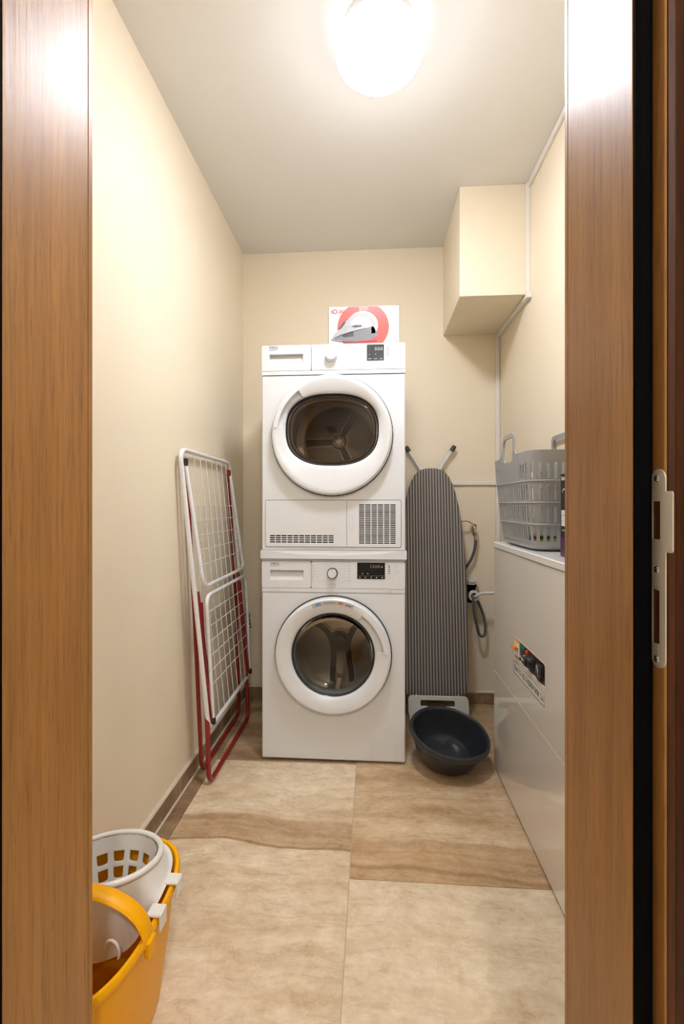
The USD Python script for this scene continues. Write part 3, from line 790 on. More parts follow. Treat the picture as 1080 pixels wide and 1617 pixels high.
# lower flap, split in a plain cover and a ventilation grille
part(td, 'flap_seam', front(rrect(-0.4525, 0.1205, 0.9015, 1.1005, 0.008), FY - 0.0006, FY + 0.003), 'seam_grey', smooth=False)
fl_l = unary_union([rrect(-0.4500, -0.1082, 0.9040, 1.0980, 0.0065), sbox(-0.15, 0.9040, -0.1082, 1.0980)])
for i in range(11):
    for j in range(4):
        x, z = -0.4315 + i * 0.02485, 0.9205 + j * 0.0088
        fl_l = fl_l.difference(rrect(x, x + 0.0214, z, z + 0.0051, 0.0008, 1))
part(td, 'flap_cover', front(fl_l, FY - 0.003, FY - 0.0012), 'appliance_panel', smooth=False)
fl_r = unary_union([rrect(-0.1066, 0.1180, 0.9040, 1.0980, 0.0065), sbox(-0.1066, 0.9040, -0.06, 1.0980)])
for i in range(6):
    for j in range(20):
        x, z = -0.0555 + i * 0.0259, 0.9180 + j * 0.00835
        fl_r = fl_r.difference(rrect(x, x + 0.0222, z, z + 0.0049, 0.0008, 1))
vg = part(td, 'vent_grille', front(fl_r, FY - 0.003, FY - 0.0012), 'appliance_panel', smooth=False)
part(td, 'grille_shadow', cat(front(sbox(-0.435, 0.918, -0.155, 0.956), FY - 0.0011, FY - 0.0007), front(sbox(-0.058, 0.915, 0.102, 1.088), FY - 0.0011, FY - 0.0007)), 'dark_cavity', smooth=False, label='black space behind the grille slots')
tab = rrect(-0.0955, -0.0810, 0.979, 1.031, 0.004)
part(vg, 'latch', front(tab.difference(tab.buffer(-0.0008)), FY - 0.0034, FY - 0.003), 'print_pale', smooth=False)
# door
loops = [circ(DX, DZ, 0.2515, FY - 0.001), circ(DX, DZ, 0.2515, FY - 0.018), circ(DX, DZ, 0.2490, FY - 0.030), circ(DX, DZ, 0.2425, FY - 0.0375), circ(DX, DZ, 0.2260, FY - 0.0400),
         sup(GX, GZ - 0.008, 0.2055, 0.1700, 2.25, 96, FY - 0.027), sup(GX, GZ, 0.1960, 0.1515, 2.5, 96, FY - 0.0195), sup(GX, GZ, 0.1940, 0.1495, 2.5, 96, FY - 0.015), sup(GX, GZ, 0.1940, 0.1495, 2.5, 96, FY - 0.001)]
door = man(loft(loops, ring=True))
door -= man(front(ring_sector(DX, DZ, 0.150, 0.2245, 127, 172).difference(Polygon([(p[0], p[2]) for p in sup(GX, GZ, 0.199, 0.155, 2.5, 96, 0)])), FY - 0.07, FY - 0.0165))
dd = part(td, 'door', door, 'appliance_white', smooth=28)
part(dd, 'door_handle', front(ring_sector(DX, DZ, 0.2252, 0.2370, 126, 173), FY - 0.0435, FY - 0.0385), 'appliance_panel', smooth=25)
part(dd, 'door_seal', lathe([(0.2518, -0.001), (0.2518, -0.009), (0.2550, -0.009), (0.2550, -0.001)], (DX, FY, DZ), 'y', 96, ring=True), 'door_bezel')
S = lambda a, b, y, e=2.5: sup(GX, GZ, a, b, e, 96, FY + y)
part(dd, 'bezel', loft([S(0.1936, 0.1492, -0.016), S(0.1910, 0.1468, -0.0185), S(0.1885, 0.1444, -0.012), S(0.1875, 0.1434, 0.0), S(0.1890, 0.1450, 0.004), S(0.1936, 0.1492, -0.002)], ring=True), 'door_bezel', smooth=40)
part(dd, 'inner_ring', loft([S(0.1872, 0.1431, 0.0005), S(0.1820, 0.1380, 0.004), S(0.1760, 0.1325, 0.016), S(0.1735, 0.1300, 0.030), S(0.1705, 0.1272, 0.032), S(0.1690, 0.1260, 0.036), S(0.1730, 0.1295, 0.040), S(0.1872, 0.1431, 0.020)], ring=True), 'ring_grey', smooth=40)
part(dd, 'inner_lip', loft([S(0.1775, 0.1340, 0.0105), S(0.1750, 0.1316, 0.0075), S(0.1722, 0.1290, 0.0115), S(0.1722, 0.1290, 0.0300), S(0.1734, 0.1299, 0.0298)], ring=True), 'bronze_ring', smooth=40)
gl_o = [S(0.1855 * k, 0.1415 * k, -0.0105 - 0.003 * (1 - k * k)) for k in (1.0, 0.93, 0.8, 0.6, 0.35, 0.1)]
gl_i = [S(0.1855 * k, 0.1415 * k, -0.0075 - 0.003 * (1 - k * k)) for k in (0.1, 0.35, 0.6, 0.8, 0.93, 1.0)]
part(dd, 'glass', loft(gl_o + gl_i, ring=True), 'door_glass', smooth=True)
drum = [(0.205, 0.080), (0.220, 0.082), (0.220, 0.395), (0.190, 0.398), (0.182, 0.402), (0.180, 0.418), (0.0, 0.418), (0.0, 0.415), (0.178, 0.415), (0.180, 0.400), (0.189, 0.395), (0.217, 0.391), (0.217, 0.086), (0.205, 0.083)]
dm = part(td, 'drum', lathe(drum, (AX, FY, AZ), 'y', 72, ring=True), 'dryer_drum', smooth=30)
part(dm, 'drum_rim', lathe([(0.178, 0.3955), (0.182, 0.3925), (0.186, 0.3955), (0.182, 0.3985)], (AX, FY, AZ), 'y', 72, ring=True), 'bronze_ring', smooth=True)
arms = []
for a in (60, 182, -64):
    t = math.radians(a)
    d = np.array([math.cos(t), math.sin(t)])
    n_ = np.array([-d[1], d[0]])
    c = np.array([AX, AZ])
    arms.append(Polygon([c + n_ * 0.017, c + d * 0.17 + n_ * 0.022, c + d * 0.17 - n_ * 0.022, c - n_ * 0.017]))
star = unary_union(arms + [Point(AX, AZ).buffer(0.042)])
part(dm, 'spider', cat(front(star.buffer(-0.003), FY + 0.402, FY + 0.4148)), 'drum_dark', smooth=25)
edge = star.buffer(0.0).difference(star.buffer(-0.0035)).intersection(Point(AX, AZ).buffer(0.165))
part(dm, 'spider_edge', front(edge, FY + 0.4035, FY + 0.4148), 'dimple_steel', smooth=False)
hb = part(dm, 'hub', lathe([(0, -0.010), (0.013, -0.010), (0.016, -0.004), (0.026, -0.003), (0.033, 0.0), (0.033, 0.006), (0, 0.006)], (AX, FY + 0.396, AZ), 'y', 32), 'dimple_steel')
part(dm, 'hub_bolt', cat(*[cyl((AX + 0.024 * math.cos(t), FY + 0.391, AZ + 0.024 * math.sin(t)), (AX + 0.024 * math.cos(t), FY + 0.3928, AZ + 0.024 * math.sin(t)), 0.0035, 8) for t in np.arange(6) * PI / 3]), 'drum_dark')
dots = []
sb = star.buffer(0.004)
for i, r in enumerate(np.arange(0.048, 0.172, 0.0092)):
    n = int(2 * PI * r / 0.0098)
    for k in range(n):
        a = 2 * PI * (k + 0.5 * (i % 2)) / n
        x, z = AX + r * math.cos(a), AZ + r * math.sin(a)
        if not sb.contains(Point(x, z)):
            dots.append(cyl((x, FY + 0.4142, z), (x, FY + 0.4149, z), 0.0035, 6))
part(dm, 'drum_hole', cat(*dots), 'dark_cavity', smooth=False, kind='stuff')

# ---- iron carton on the dryer
ix0, ix1, iy, iz0, iz1 = -0.1895, 0.1135, 1.952, 1.7525, 1.934
ib = Thing('iron_carton', 'white and red printed cardboard carton of a steam iron on top of the dryer', 'carton', (-0.038, iy + 0.06, iz0))
part(ib, 'carton', cbox(ix0, ix1, iy, iy + 0.12, iz0, iz1, 0.0012), 'carton_white', smooth=False)
part(ib, 'cardboard_edge', cat(cbox(ix0 - 0.0004, ix0 + 0.0022, iy - 0.0004, iy + 0.12, iz0, iz1 + 0.0004, 0.0003), cbox(ix0, ix1, iy + 0.002, iy + 0.004, iz1, iz1 + 0.0012, 0.0003)), 'carton_brown', smooth=False)
card = sbox(ix0 + 0.003, iz0 + 0.001, ix1 - 0.001, iz1 - 0.0015)
rc = (-0.0400, 1.8440)
disc = affinity.scale(Point(*rc).buffer(0.1105, quad_segs=24), 1.0, 0.97)
hole = affinity.scale(Point(rc[0] - 0.0020, rc[1] + 0.008).buffer(0.066, quad_segs=24), 1.0, 0.93)
part(ib, 'red_ring', front(disc.difference(hole).intersection(card), iy - 0.0003, iy), 'carton_red', smooth=False, label='printed red ring')
part(ib, 'carry_tab', front(rrect(-0.058, -0.018, 1.914, 1.9335, 0.002), iy - 0.0009, iy - 0.0003), 'carton_pink', smooth=False)
lg = cat(text_front('s', -0.1810, 1.9065, 0.0160, iy, True, 0.0004), text_front('lac', -0.1505, 1.9065, 0.0160, iy, True, 0.0004), front(Point(-0.1612, 1.9135).buffer(0.0100).difference(Point(-0.1612, 1.9135).buffer(0.0062)), iy - 0.0004, iy))
part(ib, 'lettering', lg, 'logo_red', smooth=False, label='red lettering solac')
# the printed iron: soleplate, body, tank, handle
PX = lambda x, y: (-0.2041 + (x - 500) * 0.000681, 1.9430 - (y - 45) * 0.000745)
q = lambda *p: Polygon([PX(x, y) for x, y in p]).buffer(0.0015).buffer(-0.0015)
ln = lambda w, *p: LineString(np.array(fillet([np.array(PX(x, y)) for x, y in p], 0.02))).buffer(w, cap_style=2)
part(ib, 'printed_body', front(q((540, 246), (556, 216), (590, 190), (628, 142), (662, 128), (668, 172), (700, 186), (760, 184), (795, 172), (822, 205), (806, 236), (760, 252), (690, 258), (600, 254)), iy - 0.0006, iy - 0.0003), 'iron_light', smooth=False)
part(ib, 'printed_handle', front(ln(0.0085, (640, 190), (655, 135), (690, 108), (750, 104), (792, 116), (806, 165), (806, 215)), iy - 0.0009, iy - 0.0006), 'iron_light', smooth=False)
part(ib, 'printed_side', front(q((545, 244), (600, 216), (690, 196), (806, 176), (836, 228), (770, 254), (690, 259), (600, 255)), iy - 0.0009, iy - 0.0006), 'iron_grey', smooth=False)
part(ib, 'printed_tank', front(q((606, 222), (680, 200), (682, 230), (618, 236)), iy - 0.0012, iy - 0.0009), 'iron_dark', smooth=False)
part(ib, 'printed_nozzle', front(q((582, 190), (612, 150), (636, 136), (622, 162), (600, 186)), iy - 0.0012, iy - 0.0009), 'iron_dark', smooth=False)
part(ib, 'printed_soleplate', front(q((538, 247), (600, 258), (700, 263), (828, 256), (830, 261), (700, 268), (600, 263), (538, 251)), iy - 0.0012, iy - 0.0009), 'iron_dark', smooth=False)
part(ib, 'printed_line', front(ln(0.0012, (560, 236), (690, 200), (760, 184)), iy - 0.0012, iy - 0.0009), 'iron_dark', smooth=False)
part(ib, 'printed_dial', front(q((665, 172), (690, 165), (728, 166), (736, 176), (690, 180)), iy - 0.0012, iy - 0.0009), 'iron_dark', smooth=False)
part(ib, 'printed_lettering', cat(text_front('Optimal Steel', 0.0575, 1.7790, 0.0062, iy, False, 0.0004), text_front('2600W', 0.085, 1.7680, 0.0055, iy, False, 0.0004)), 'carton_pink', smooth=False)
part(ib, 'printed_lines', dashes([(0.072, 0.105, 1.9020, 0.0022), (0.085, 0.105, 1.8930, 0.0022), (0.070, 0.106, 1.8790, 0.0022), (0.080, 0.105, 1.8690, 0.0022)], iy), 'carton_pink', smooth=False, kind='stuff')
# ------------------------------------------------------------------ drying rack leaning on the left wall
RY = 1.69
dk = Thing('drying_rack', 'folded white and dark red metal clothes drying rack leaning on the left wall', 'drying rack', (-0.65, RY + 0.28, 0))


def rk(u, z, n=0.0):
    return (-0.622 - 0.082 * z / 1.29 + n, 1.745 - 0.10 * z + u * 1.012, z)


R = lambda pts: [rk(*p) for p in pts]
part(dk, 'main_frame', tube(fillet(R([(0, 0.205), (0, 1.285), (0.57, 1.285), (0.57, 0.205)]), 0.05, True, 8), 0.0088, 10, True), 'rack_white', smooth=True)
for k in range(8):
    u = 0.062 + 0.0637 * k
    part(dk, 'wire', tube(R([(u, 0.205), (u, 1.285)]), 0.0017, 6), 'rack_white', smooth=True)
up = part(dk, 'upper_wing', tube(fillet(R([(0.024, 1.235, 0.006), (0.021, 0.765, 0.030), (0.549, 0.765, 0.030), (0.546, 1.235, 0.006)]), 0.05, False, 8), 0.0078, 10), 'rack_white', smooth=True)
for k in range(5):
    z = 1.075 - 0.0565 * k
    n = 0.006 + (1.235 - z) / 0.47 * 0.024
    part(up, 'wire', tube(R([(0.022, z, n), (0.548, z, n)]), 0.0017, 6), 'rack_white', smooth=True)
lw = part(dk, 'lower_wing', tube(fillet(R([(0.030, 0.235, 0.010), (0.027, 0.728, 0.032), (0.562, 0.728, 0.032), (0.560, 0.235, 0.010)]), 0.045, False, 8), 0.0078, 10), 'rack_white', smooth=True)
for k in range(6):
    z = 0.662 - 0.0585 * k
    n = 0.010 + (z - 0.235) / 0.493 * 0.022
    part(lw, 'wire', tube(R([(0.029, z, n), (0.561, z, n)]), 0.0017, 6), 'rack_white', smooth=True)
# two red leg frames: front feet further from the wall, rear ones close to it
part(dk, 'leg_frame', tube(fillet([(-0.664, 1.716, 0.700), (-0.640, 1.722, 0.25), (-0.6245, 1.700, 0.0095), (-0.6245, 2.255, 0.0095), (-0.640, 2.262, 0.25), (-0.664, 2.225, 0.700)], 0.05, False, 9), 0.0092, 10), 'rack_red', smooth=True)
part(dk, 'leg_frame', tube(fillet([(-0.7110, 1.690, 1.235), (-0.7010, 1.752, 0.62), (-0.6930, 1.768, 0.30), (-0.6840, 1.780, 0.0095), (-0.6840, 2.290, 0.0095), (-0.7010, 2.290, 0.62), (-0.7110, 2.195, 1.235)], 0.05, False, 8), 0.0080, 10), 'rack_red', smooth=True)
for u in (0.012, 0.535):
    a, b = np.array(rk(u, 0.745, -0.002)), np.array(rk(u, 0.230, 0.006))
    pts = [p + np.array([dx, dy, 0]) for p in (a, b) for dx in (-0.006, 0.006) for dy in (0.0, 0.026)]
    part(dk, 'channel', trimesh.convex.convex_hull(np.array(pts)), 'rack_red', smooth=False, label='flat red channel leg')
for u in (0.004, 0.560):
    p = np.array(rk(u + (0.026 if u < 0.1 else -0.022), 1.234, 0.002))
    part(dk, 'hinge', cbox(p[0] - 0.010, p[0] + 0.010, p[1] - 0.012, p[1] + 0.010, p[2] - 0.014, p[2] + 0.016, 0.004), 'rack_red')
for u, z, n in ((0.024, 1.238, 0.006), (0.030, 0.228, 0.010), (0.560, 0.228, 0.010)):
    p = np.array(rk(u, z, n))
    part(dk, 'end_cap', cyl(p - (0, 0, 0.014), p + (0, 0, 0.014), 0.0096, 12, 0.002), 'plastic_black')
for u in (0.0, 0.57):
    for z in (0.235, 1.205):
        p = np.array(rk(u, z, 0.0088))
        part(dk, 'rivet', cyl(p - (0.001, 0, 0), p + (0.0015, 0, 0), 0.0032, 10), 'steel_brushed')
for k in range(4):
    z = 0.512 - 0.0195 * k
    c = np.array(rk(0.596, z, 0.014))
    t = np.linspace(0.15 * PI, 2.0 * PI, 18)
    part(dk, 'hook', tube([c + np.array([0.0100 * math.cos(a), 0.006 * math.cos(a), 0.0095 * math.sin(a)]) for a in t], 0.0026, 6), 'plastic_black', smooth=True)
part(dk, 'hook_bar', tube([rk(0.577, 0.525, 0.006), rk(0.577, 0.440, 0.006)], 0.0022, 6), 'plastic_black', smooth=True)

# ------------------------------------------------------------------ ironing board
ob = Thing('ironing_board', 'folded ironing board in grey striped cover standing between the dryer and back wall pipes', 'ironing board', (0.312, 2.28, 0))
prof = [(0.0, 0.108), (0.006, 0.128), (0.02, 0.146), (0.045, 0.158), (0.10, 0.165), (0.55, 0.171), (0.72, 0.1655), (0.84, 0.156), (0.95, 0.1425), (1.03, 0.127), (1.09, 0.108), (1.13, 0.088), (1.153, 0.066), (1.165, 0.045), (1.168, 0.02)]
from scipy.interpolate import PchipInterpolator
ss = np.array([p[0] for p in prof]); ws = np.array([p[1] for p in prof])
sd = np.unique(np.r_[np.linspace(0, 0.1, 14), np.linspace(0.1, 0.95, 24), np.linspace(0.95, 1.168, 26)])
wd = PchipInterpolator(ss, ws)(sd)
out2 = np.array([(w, s) for w, s in zip(wd, sd)] + [(-w, s) for w, s in zip(wd[::-1], sd[::-1])])
opoly = Polygon(out2).buffer(0)
tilt = math.atan2(0.165, 1.15)


def board(p):
    """(x across, s along, t towards the viewer) -> world"""
    p = np.asarray(p, float)
    return np.stack([0.312 + p[:, 0], 2.290 + p[:, 1] * math.sin(tilt) - p[:, 2] * math.cos(tilt), 0.118 + p[:, 1] * math.cos(tilt) + p[:, 2] * math.sin(tilt)], 1)


def resample(poly, n=180):
    L = poly.exterior
    return np.array([L.interpolate(k / n, normalized=True).coords[0] for k in range(n)])


def bl_loop(inset, t):
    base = resample(opoly)
    nn = np.roll(base, -1, 0) - np.roll(base, 1, 0)
    nn = np.stack([nn[:, 1], -nn[:, 0]], 1)
    nn /= np.linalg.norm(nn, axis=1, keepdims=True)
    if Polygon(base).exterior.is_ccw is False:
        nn = -nn
    q_ = base - nn * inset
    return board(np.c_[q_, np.full(len(q_), t)])


lo = [bl_loop(0.030, -0.010), bl_loop(0.003, -0.010), bl_loop(0.0, -0.004), bl_loop(0.0, 0.006), bl_loop(0.003, 0.011), bl_loop(0.009, 0.0135), bl_loop(0.03, 0.0145), bl_loop(0.044, 0.0148)]
part(ob, 'cover', loft(lo), 'board_cloth', smooth=45, label='striped grey and beige cloth cover')
for s in (1, -1):
    P = [(0.312 + s * 0.124, 2.482 - 0.0, 1.386), (0.312 + s * 0.052, 2.478, 1.272), (0.312 + s * 0.005 + 0.0, 2.470 - 0.012 * (s < 0), 1.17), (0.312 - s * 0.020, 2.440 - 0.022 * (s < 0), 0.80), (0.312 - s * 0.06, 2.400 - 0.022 * (s < 0), 0.45)]
    lg_ = part(ob, 'leg', tube(spline(P, 30), 0.0105, 12), 'leg_white', smooth=True)
    a, b = np.array(P[0]), np.array(P[1])
    d = (a - b) / np.linalg.norm(a - b)
    part(lg_, 'foot_cap', cyl(a - d * 0.022, a + d * 0.010, 0.0122, 16, 0.002), 'cap_grey')
    part(lg_, 'cap_end', cyl(a + d * 0.0102, a + d * 0.0122, 0.0108, 16), 'rack_red')
for x in (0.218, 0.425):
    part(ob, 'rod', tube([(x, 2.316, 0.16), (x, 2.236, 0.105)], 0.0032, 8), 'leg_white', smooth=True)
rp = unary_union([rrect(0.174, 0.462, 0.06, 0.150, 0.018), Polygon([(0.174, 0.10), (0.462, 0.10), (0.455, 0.004), (0.186, 0.004)])])
op = unary_union([rrect(0.2325, 0.396, 0.1035, 0.134, 0.006), sbox(0.266, 0.03, 0.356, 0.11), rrect(0.262, 0.362, 0.03, 0.075, 0.01)])
rp = rp.difference(op)
rm = front(rp, -0.006, 0.006)
v = rm.vertices
rm = trimesh.Trimesh(np.stack([v[:, 0], 2.196 + v[:, 1] + (v[:, 2] - 0.004) * 0.22, v[:, 2]], 1), rm.faces, process=False)
rs = part(ob, 'iron_rest', rm, 'rest_white', smooth=25, label='off-white moulded iron rest plate with a slot')
for x in (0.2345, 0.391):
    part(rs, 'screw', cbox(x - 0.0045, x + 0.0045, 2.2065, 2.2105, 0.083, 0.094, 0.001), 'cap_grey')

# ------------------------------------------------------------------ wash basin
bs_loc = np.array([0.303, 1.925, 0.0])
th = np.arange(112) * 2 * PI / 112
rib = 0.0014 * np.where((np.abs(((np.degrees(th) - 215 + 180) % 360) - 180) < 34), np.cos(th * 112 / 2 * 0.5), 0)
sp_ = np.exp(-((((np.degrees(th) + 30 + 180) % 360) - 180) / 17.0) ** 2)           # pouring lip


def bloop(r, z, ribs=0, lip=0):
    rr = r + ribs * rib + lip * sp_
    return np.stack([rr * np.cos(th) * 1.0, rr * np.sin(th) * 0.97, np.full_like(th, z)], 1)


bp = [(0.0005, 0.004, 0, 0), (0.094, 0.004, 0, 0), (0.100, 0.0, 0, 0), (0.112, 0.004, 0, 0), (0.126, 0.020, 0, 0), (0.141, 0.060, 0, 0), (0.1495, 0.098, 0, 0), (0.1510, 0.103, 0, 0), (0.1600, 0.1035, .5, .001), (0.1665, 0.108, 1, .002), (0.1700, 0.117, 1, .003), (0.1695, 0.125, 1, .003), (0.1650, 0.131, .6, .004), (0.1580, 0.132, 0, .006), (0.1535, 0.129, 0, .007), (0.1510, 0.121, 0, .006), (0.1465, 0.098, 0, .003), (0.1375, 0.060, 0, 0), (0.123, 0.022, 0, 0), (0.110, 0.0085, 0, 0), (0.095, 0.0075, 0, 0), (0.0005, 0.0075, 0, 0)]
bm = loft([bloop(*p) for p in bp])
Mx = trimesh.transformations.euler_matrix(math.radians(12.5), math.radians(7), 0, 'sxyz')
bm.apply_scale(0.965)
bm.apply_transform(Mx)
bm.apply_translation(bs_loc - (0, 0, bm.vertices[:, 2].min() - 0.0005))
wb = Thing('wash_basin', 'round dark grey plastic wash basin tilted forward on the floor', 'basin', tuple(bs_loc))
part(wb, 'bowl', bm, 'basin_grey', smooth=38)

# ------------------------------------------------------------------ electric boiler
BX, BY0, BY1 = 0.500, 1.06, 1.905
bo = Thing('electric_boiler', 'cream white enamelled electric boiler cabinet along the right wall', 'boiler', (0.595, 1.48, 0))
hole = rrect(1.350, 1.634, 0.5455, 0.6165, 0.010)
part(bo, 'upper_panel', side(rrect(BY0, BY1, 0.4025, 0.9030, 0.003).difference(hole), BX, BX + 0.012), 'boiler_enamel', smooth=25)
part(bo, 'lower_panel', side(rrect(BY0, BY1, 0.0090, 0.3985, 0.003), BX, BX + 0.012), 'boiler_enamel', smooth=25)
part(bo, 'panel_edge', cbox(BX - 0.001, BX + 0.002, BY0, BY1, 0.3990, 0.4018, 0.0008), 'caulk')
part(bo, 'casing', cbox(BX + 0.0122, XR - 0.002, BY0, BY1 - 0.001, 0.006, 0.9028, 0.002), 'boiler_top')
part(bo, 'plinth', cbox(BX + 0.006, XR - 0.004, BY0 + 0.002, BY1 - 0.004, 0.0, 0.0058, 0.001), 'rubber_black')
part(bo, 'lid', cbox(BX - 0.003, XR - 0.0015, BY0 - 0.003, BY1 + 0.003, 0.9042, 0.9280, 0.003), 'boiler_top')
cp = part(bo, 'control_window', side(hole, BX + 0.004, BX + 0.010), 'plastic_black', smooth=False, label='black control window')
part(cp, 'window_frame', side(hole.buffer(0.0012).difference(hole.buffer(-0.0022)), BX - 0.0006, BX + 0.0038), 'switch_orange' if False else 'caulk', smooth=False)
blk = part(cp, 'switch_block', cbox(BX - 0.003, BX + 0.0045, 1.583, 1.628, 0.556, 0.609, 0.002), 'boiler_top')
part(blk, 'orange_edge', cbox(BX - 0.0035, BX + 0.004, 1.583, 1.628, 0.6092, 0.6135, 0.001), 'switch_orange')
m = cbox(-0.013, 0.004, -0.019, 0.019, -0.005, 0.005, 0.002)
m.apply_transform(trimesh.transformations.rotation_matrix(0.35, (0, 1, 0)))
m.apply_translation((BX - 0.0055, 1.604, 0.586))
part(blk, 'switch', m, 'switch_orange', smooth=False, label='orange rocker switch')
for y, z, c in ((1.568, 0.6035, 'light_green'), (1.545, 0.6025, 'light_green'), (1.512, 0.5990, 'light_red')):
    part(cp, 'pilot_light', lathe([(0, -0.0075), (0.005, -0.0068), (0.0085, -0.004), (0.0095, 0), (0, 0)], (BX + 0.0038, y, z), 'x', 20), c, label='green pilot light' if 'green' in c else 'red pilot light')
for y, z in ((1.560, 0.5700), (1.545, 0.5660)):
    part(cp, 'screw_cap', lathe([(0, -0.010), (0.004, -0.010), (0.0055, -0.008), (0.006, 0), (0, 0)], (BX + 0.0038, y, z), 'x', 16), 'chrome')
kn = part(cp, 'thermostat_knob', lathe([(0, -0.018), (0.014, -0.018), (0.0165, -0.016), (0.0185, -0.005), (0.024, -0.003), (0.0245, 0), (0, 0)], (BX + 0.0038, 1.476, 0.5790), 'x', 32), 'plastic_black')
part(kn, 'knob_grip', cbox(BX - 0.0190, BX - 0.0140, 1.473, 1.479, 0.566, 0.592, 0.0015), 'cap_grey')
gg = part(cp, 'pressure_gauge', lathe([(0.0215, -0.009), (0.0255, -0.0075), (0.0265, 0.0), (0.0215, 0.0)], (BX + 0.0038, 1.4020, 0.5785), 'x', 40, ring=True), 'plastic_black')
part(gg, 'dial', cyl((BX - 0.0035, 1.402, 0.5785), (BX + 0.0030, 1.402, 0.5785), 0.0214, 32), 'gauge_face')
part(gg, 'scale', side(ring_sector(1.402, 0.5785, 0.0175, 0.0195, -40, 220).difference(unary_union([ring_sector(1.402, 0.5785, 0.017, 0.020, a, a + 9, 4) for a in range(-40, 220, 20)])), BX - 0.0039, BX - 0.0035), 'print_pale', smooth=False, kind='stuff')
part(gg, 'needle', side(LineString([(1.400, 0.576), (1.409, 0.592)]).buffer(0.0016), BX - 0.0048, BX - 0.0038), 'carton_white', smooth=False)
part(gg, 'red_needle', side(LineString([(1.402, 0.572), (1.397, 0.562)]).buffer(0.0026), BX - 0.0047, BX - 0.0037), 'carton_red', smooth=False)
fr_ = rrect(1.3545, 1.6465, 0.4895, 0.5315, 0.006)
np_ = part(bo, 'nameplate', side(fr_, BX - 0.0006, BX), 'boiler_top', smooth=False, label='white nameplate with black border')
part(np_, 'plate_border', side(fr_.difference(fr_.buffer(-0.0016)), BX - 0.0009, BX - 0.0006), 'print_dark', smooth=False)
part(np_, 'lettering', text_side('ERATO-ELTHERM MM 14', 1.6385, 0.5010, 0.0185, BX - 0.0006, False, 0.0004, 0.2760), 'print_dark', smooth=False)
part(bo, 'drain_valve', cyl((0.545, 1.9055, 0.336), (0.545, 1.985, 0.336), 0.007, 14), 'brass_pale', smooth=30)
part(bo, 'valve_cap', cyl((0.538, 1.985, 0.336), (0.538, 2.012, 0.336), 0.0095, 14, 0.002), 'red_lever')

# ------------------------------------------------------------------ laundry basket on the boiler
bk = Thing('laundry_basket', 'grey slotted plastic laundry basket with two handles on the boiler', 'laundry basket', (0.595, 1.70, 0.9285))
BZ0, BZ1 = 0.9285, 1.254


def bdims(z):
    t = (z - BZ0) / (BZ1 - BZ0)
    t = np.clip(t, 0, 1) ** 0.8
    return 0.520 + (0.493 - 0.520) * t, 0.676 + (0.6855 - 0.676) * t, 1.505 + (1.468 - 1.505) * t, 1.872 + (1.918 - 1.872) * t


NU = 48
_per = None


def perim(z, u):
    """u in 0..1 round a rounded rectangle, starting mid of the -X side"""
    x0, x1, y0, y1 = bdims(z)
    r = 0.05
    pts = resample_rr(x0, x1, y0, y1, r)
    i = u * (len(pts) - 1)
    k = int(math.floor(i)) % (len(pts) - 1)
    f = i - math.floor(i)
    return pts[k] * (1 - f) + pts[k + 1] * f


_cache = {}


def resample_rr(x0, x1, y0, y1, r):
    key = tuple(round(float(q_), 6) for q_ in (x0, x1, y0, y1))
    if key not in _cache:
        p = [np.array([x0, (y0 + y1) / 2])]
        for cx, cy, a0 in ((x0 + r, y0 + r, 180), (x1 - r, y0 + r, 270), (x1 - r, y1 - r, 0), (x0 + r, y1 - r, 90)):
            for a in np.radians(np.linspace(a0, a0 + 90, 10)):
                p.append(np.array([cx + r * math.cos(a), cy + r * math.sin(a)]))
        p.append(p[0])
        L = LineString(p)
        _cache[key] = np.array([L.interpolate(t, normalized=True).coords[0] for t in np.linspace(0, 1, NU * 4 + 1)])
    return _cache[key]


def bfn(u, v):
    P, Nn = [], []
    for a, b in zip(u, v):
        p = perim(b, a % 1.0)
        q0, q1 = perim(b, (a - 0.004) % 1.0), perim(b, (a + 0.004) % 1.0)
        t = q1 - q0
        n = np.array([-t[1], t[0]])
        n = -n / (np.linalg.norm(n) + 1e-9)
        P.append((p[0], p[1], b)); Nn.append((n[0], n[1], 0))
    P, Nn = np.array(P), np.array(Nn)
    c = np.array([0.595, 1.69, 0])
    if ((P - c)[:, :2] * Nn[:, :2]).sum() < 0:
        Nn = -Nn
    return P, Nn


ue = np.linspace(0, 1, NU + 1)
ve = np.array([0.955, 1.016, 1.0865, 1.157, 1.221, 1.254])
slot = rrect(0.24, 0.74, 0.10, 0.86, 0.12, 2)
slot_top = rrect(0.24, 0.74, 0.10, 0.90, 0.12, 2)


def bholes(i, j):
    y = perim(1.2, (i + 0.5) / NU)
    side_ = y[0] < 0.53 or y[0] > 0.65
    mid = side_ and 1.585 < y[1] < 1.800
    if j >= 3 and mid:
        return 'skip'
    if j == 4:
        return None
    return slot_top if j == 3 else slot


part(bk, 'slotted_wall', cells(bfn, ue, ve, bholes, 0.003), 'basket_grey', smooth=25)
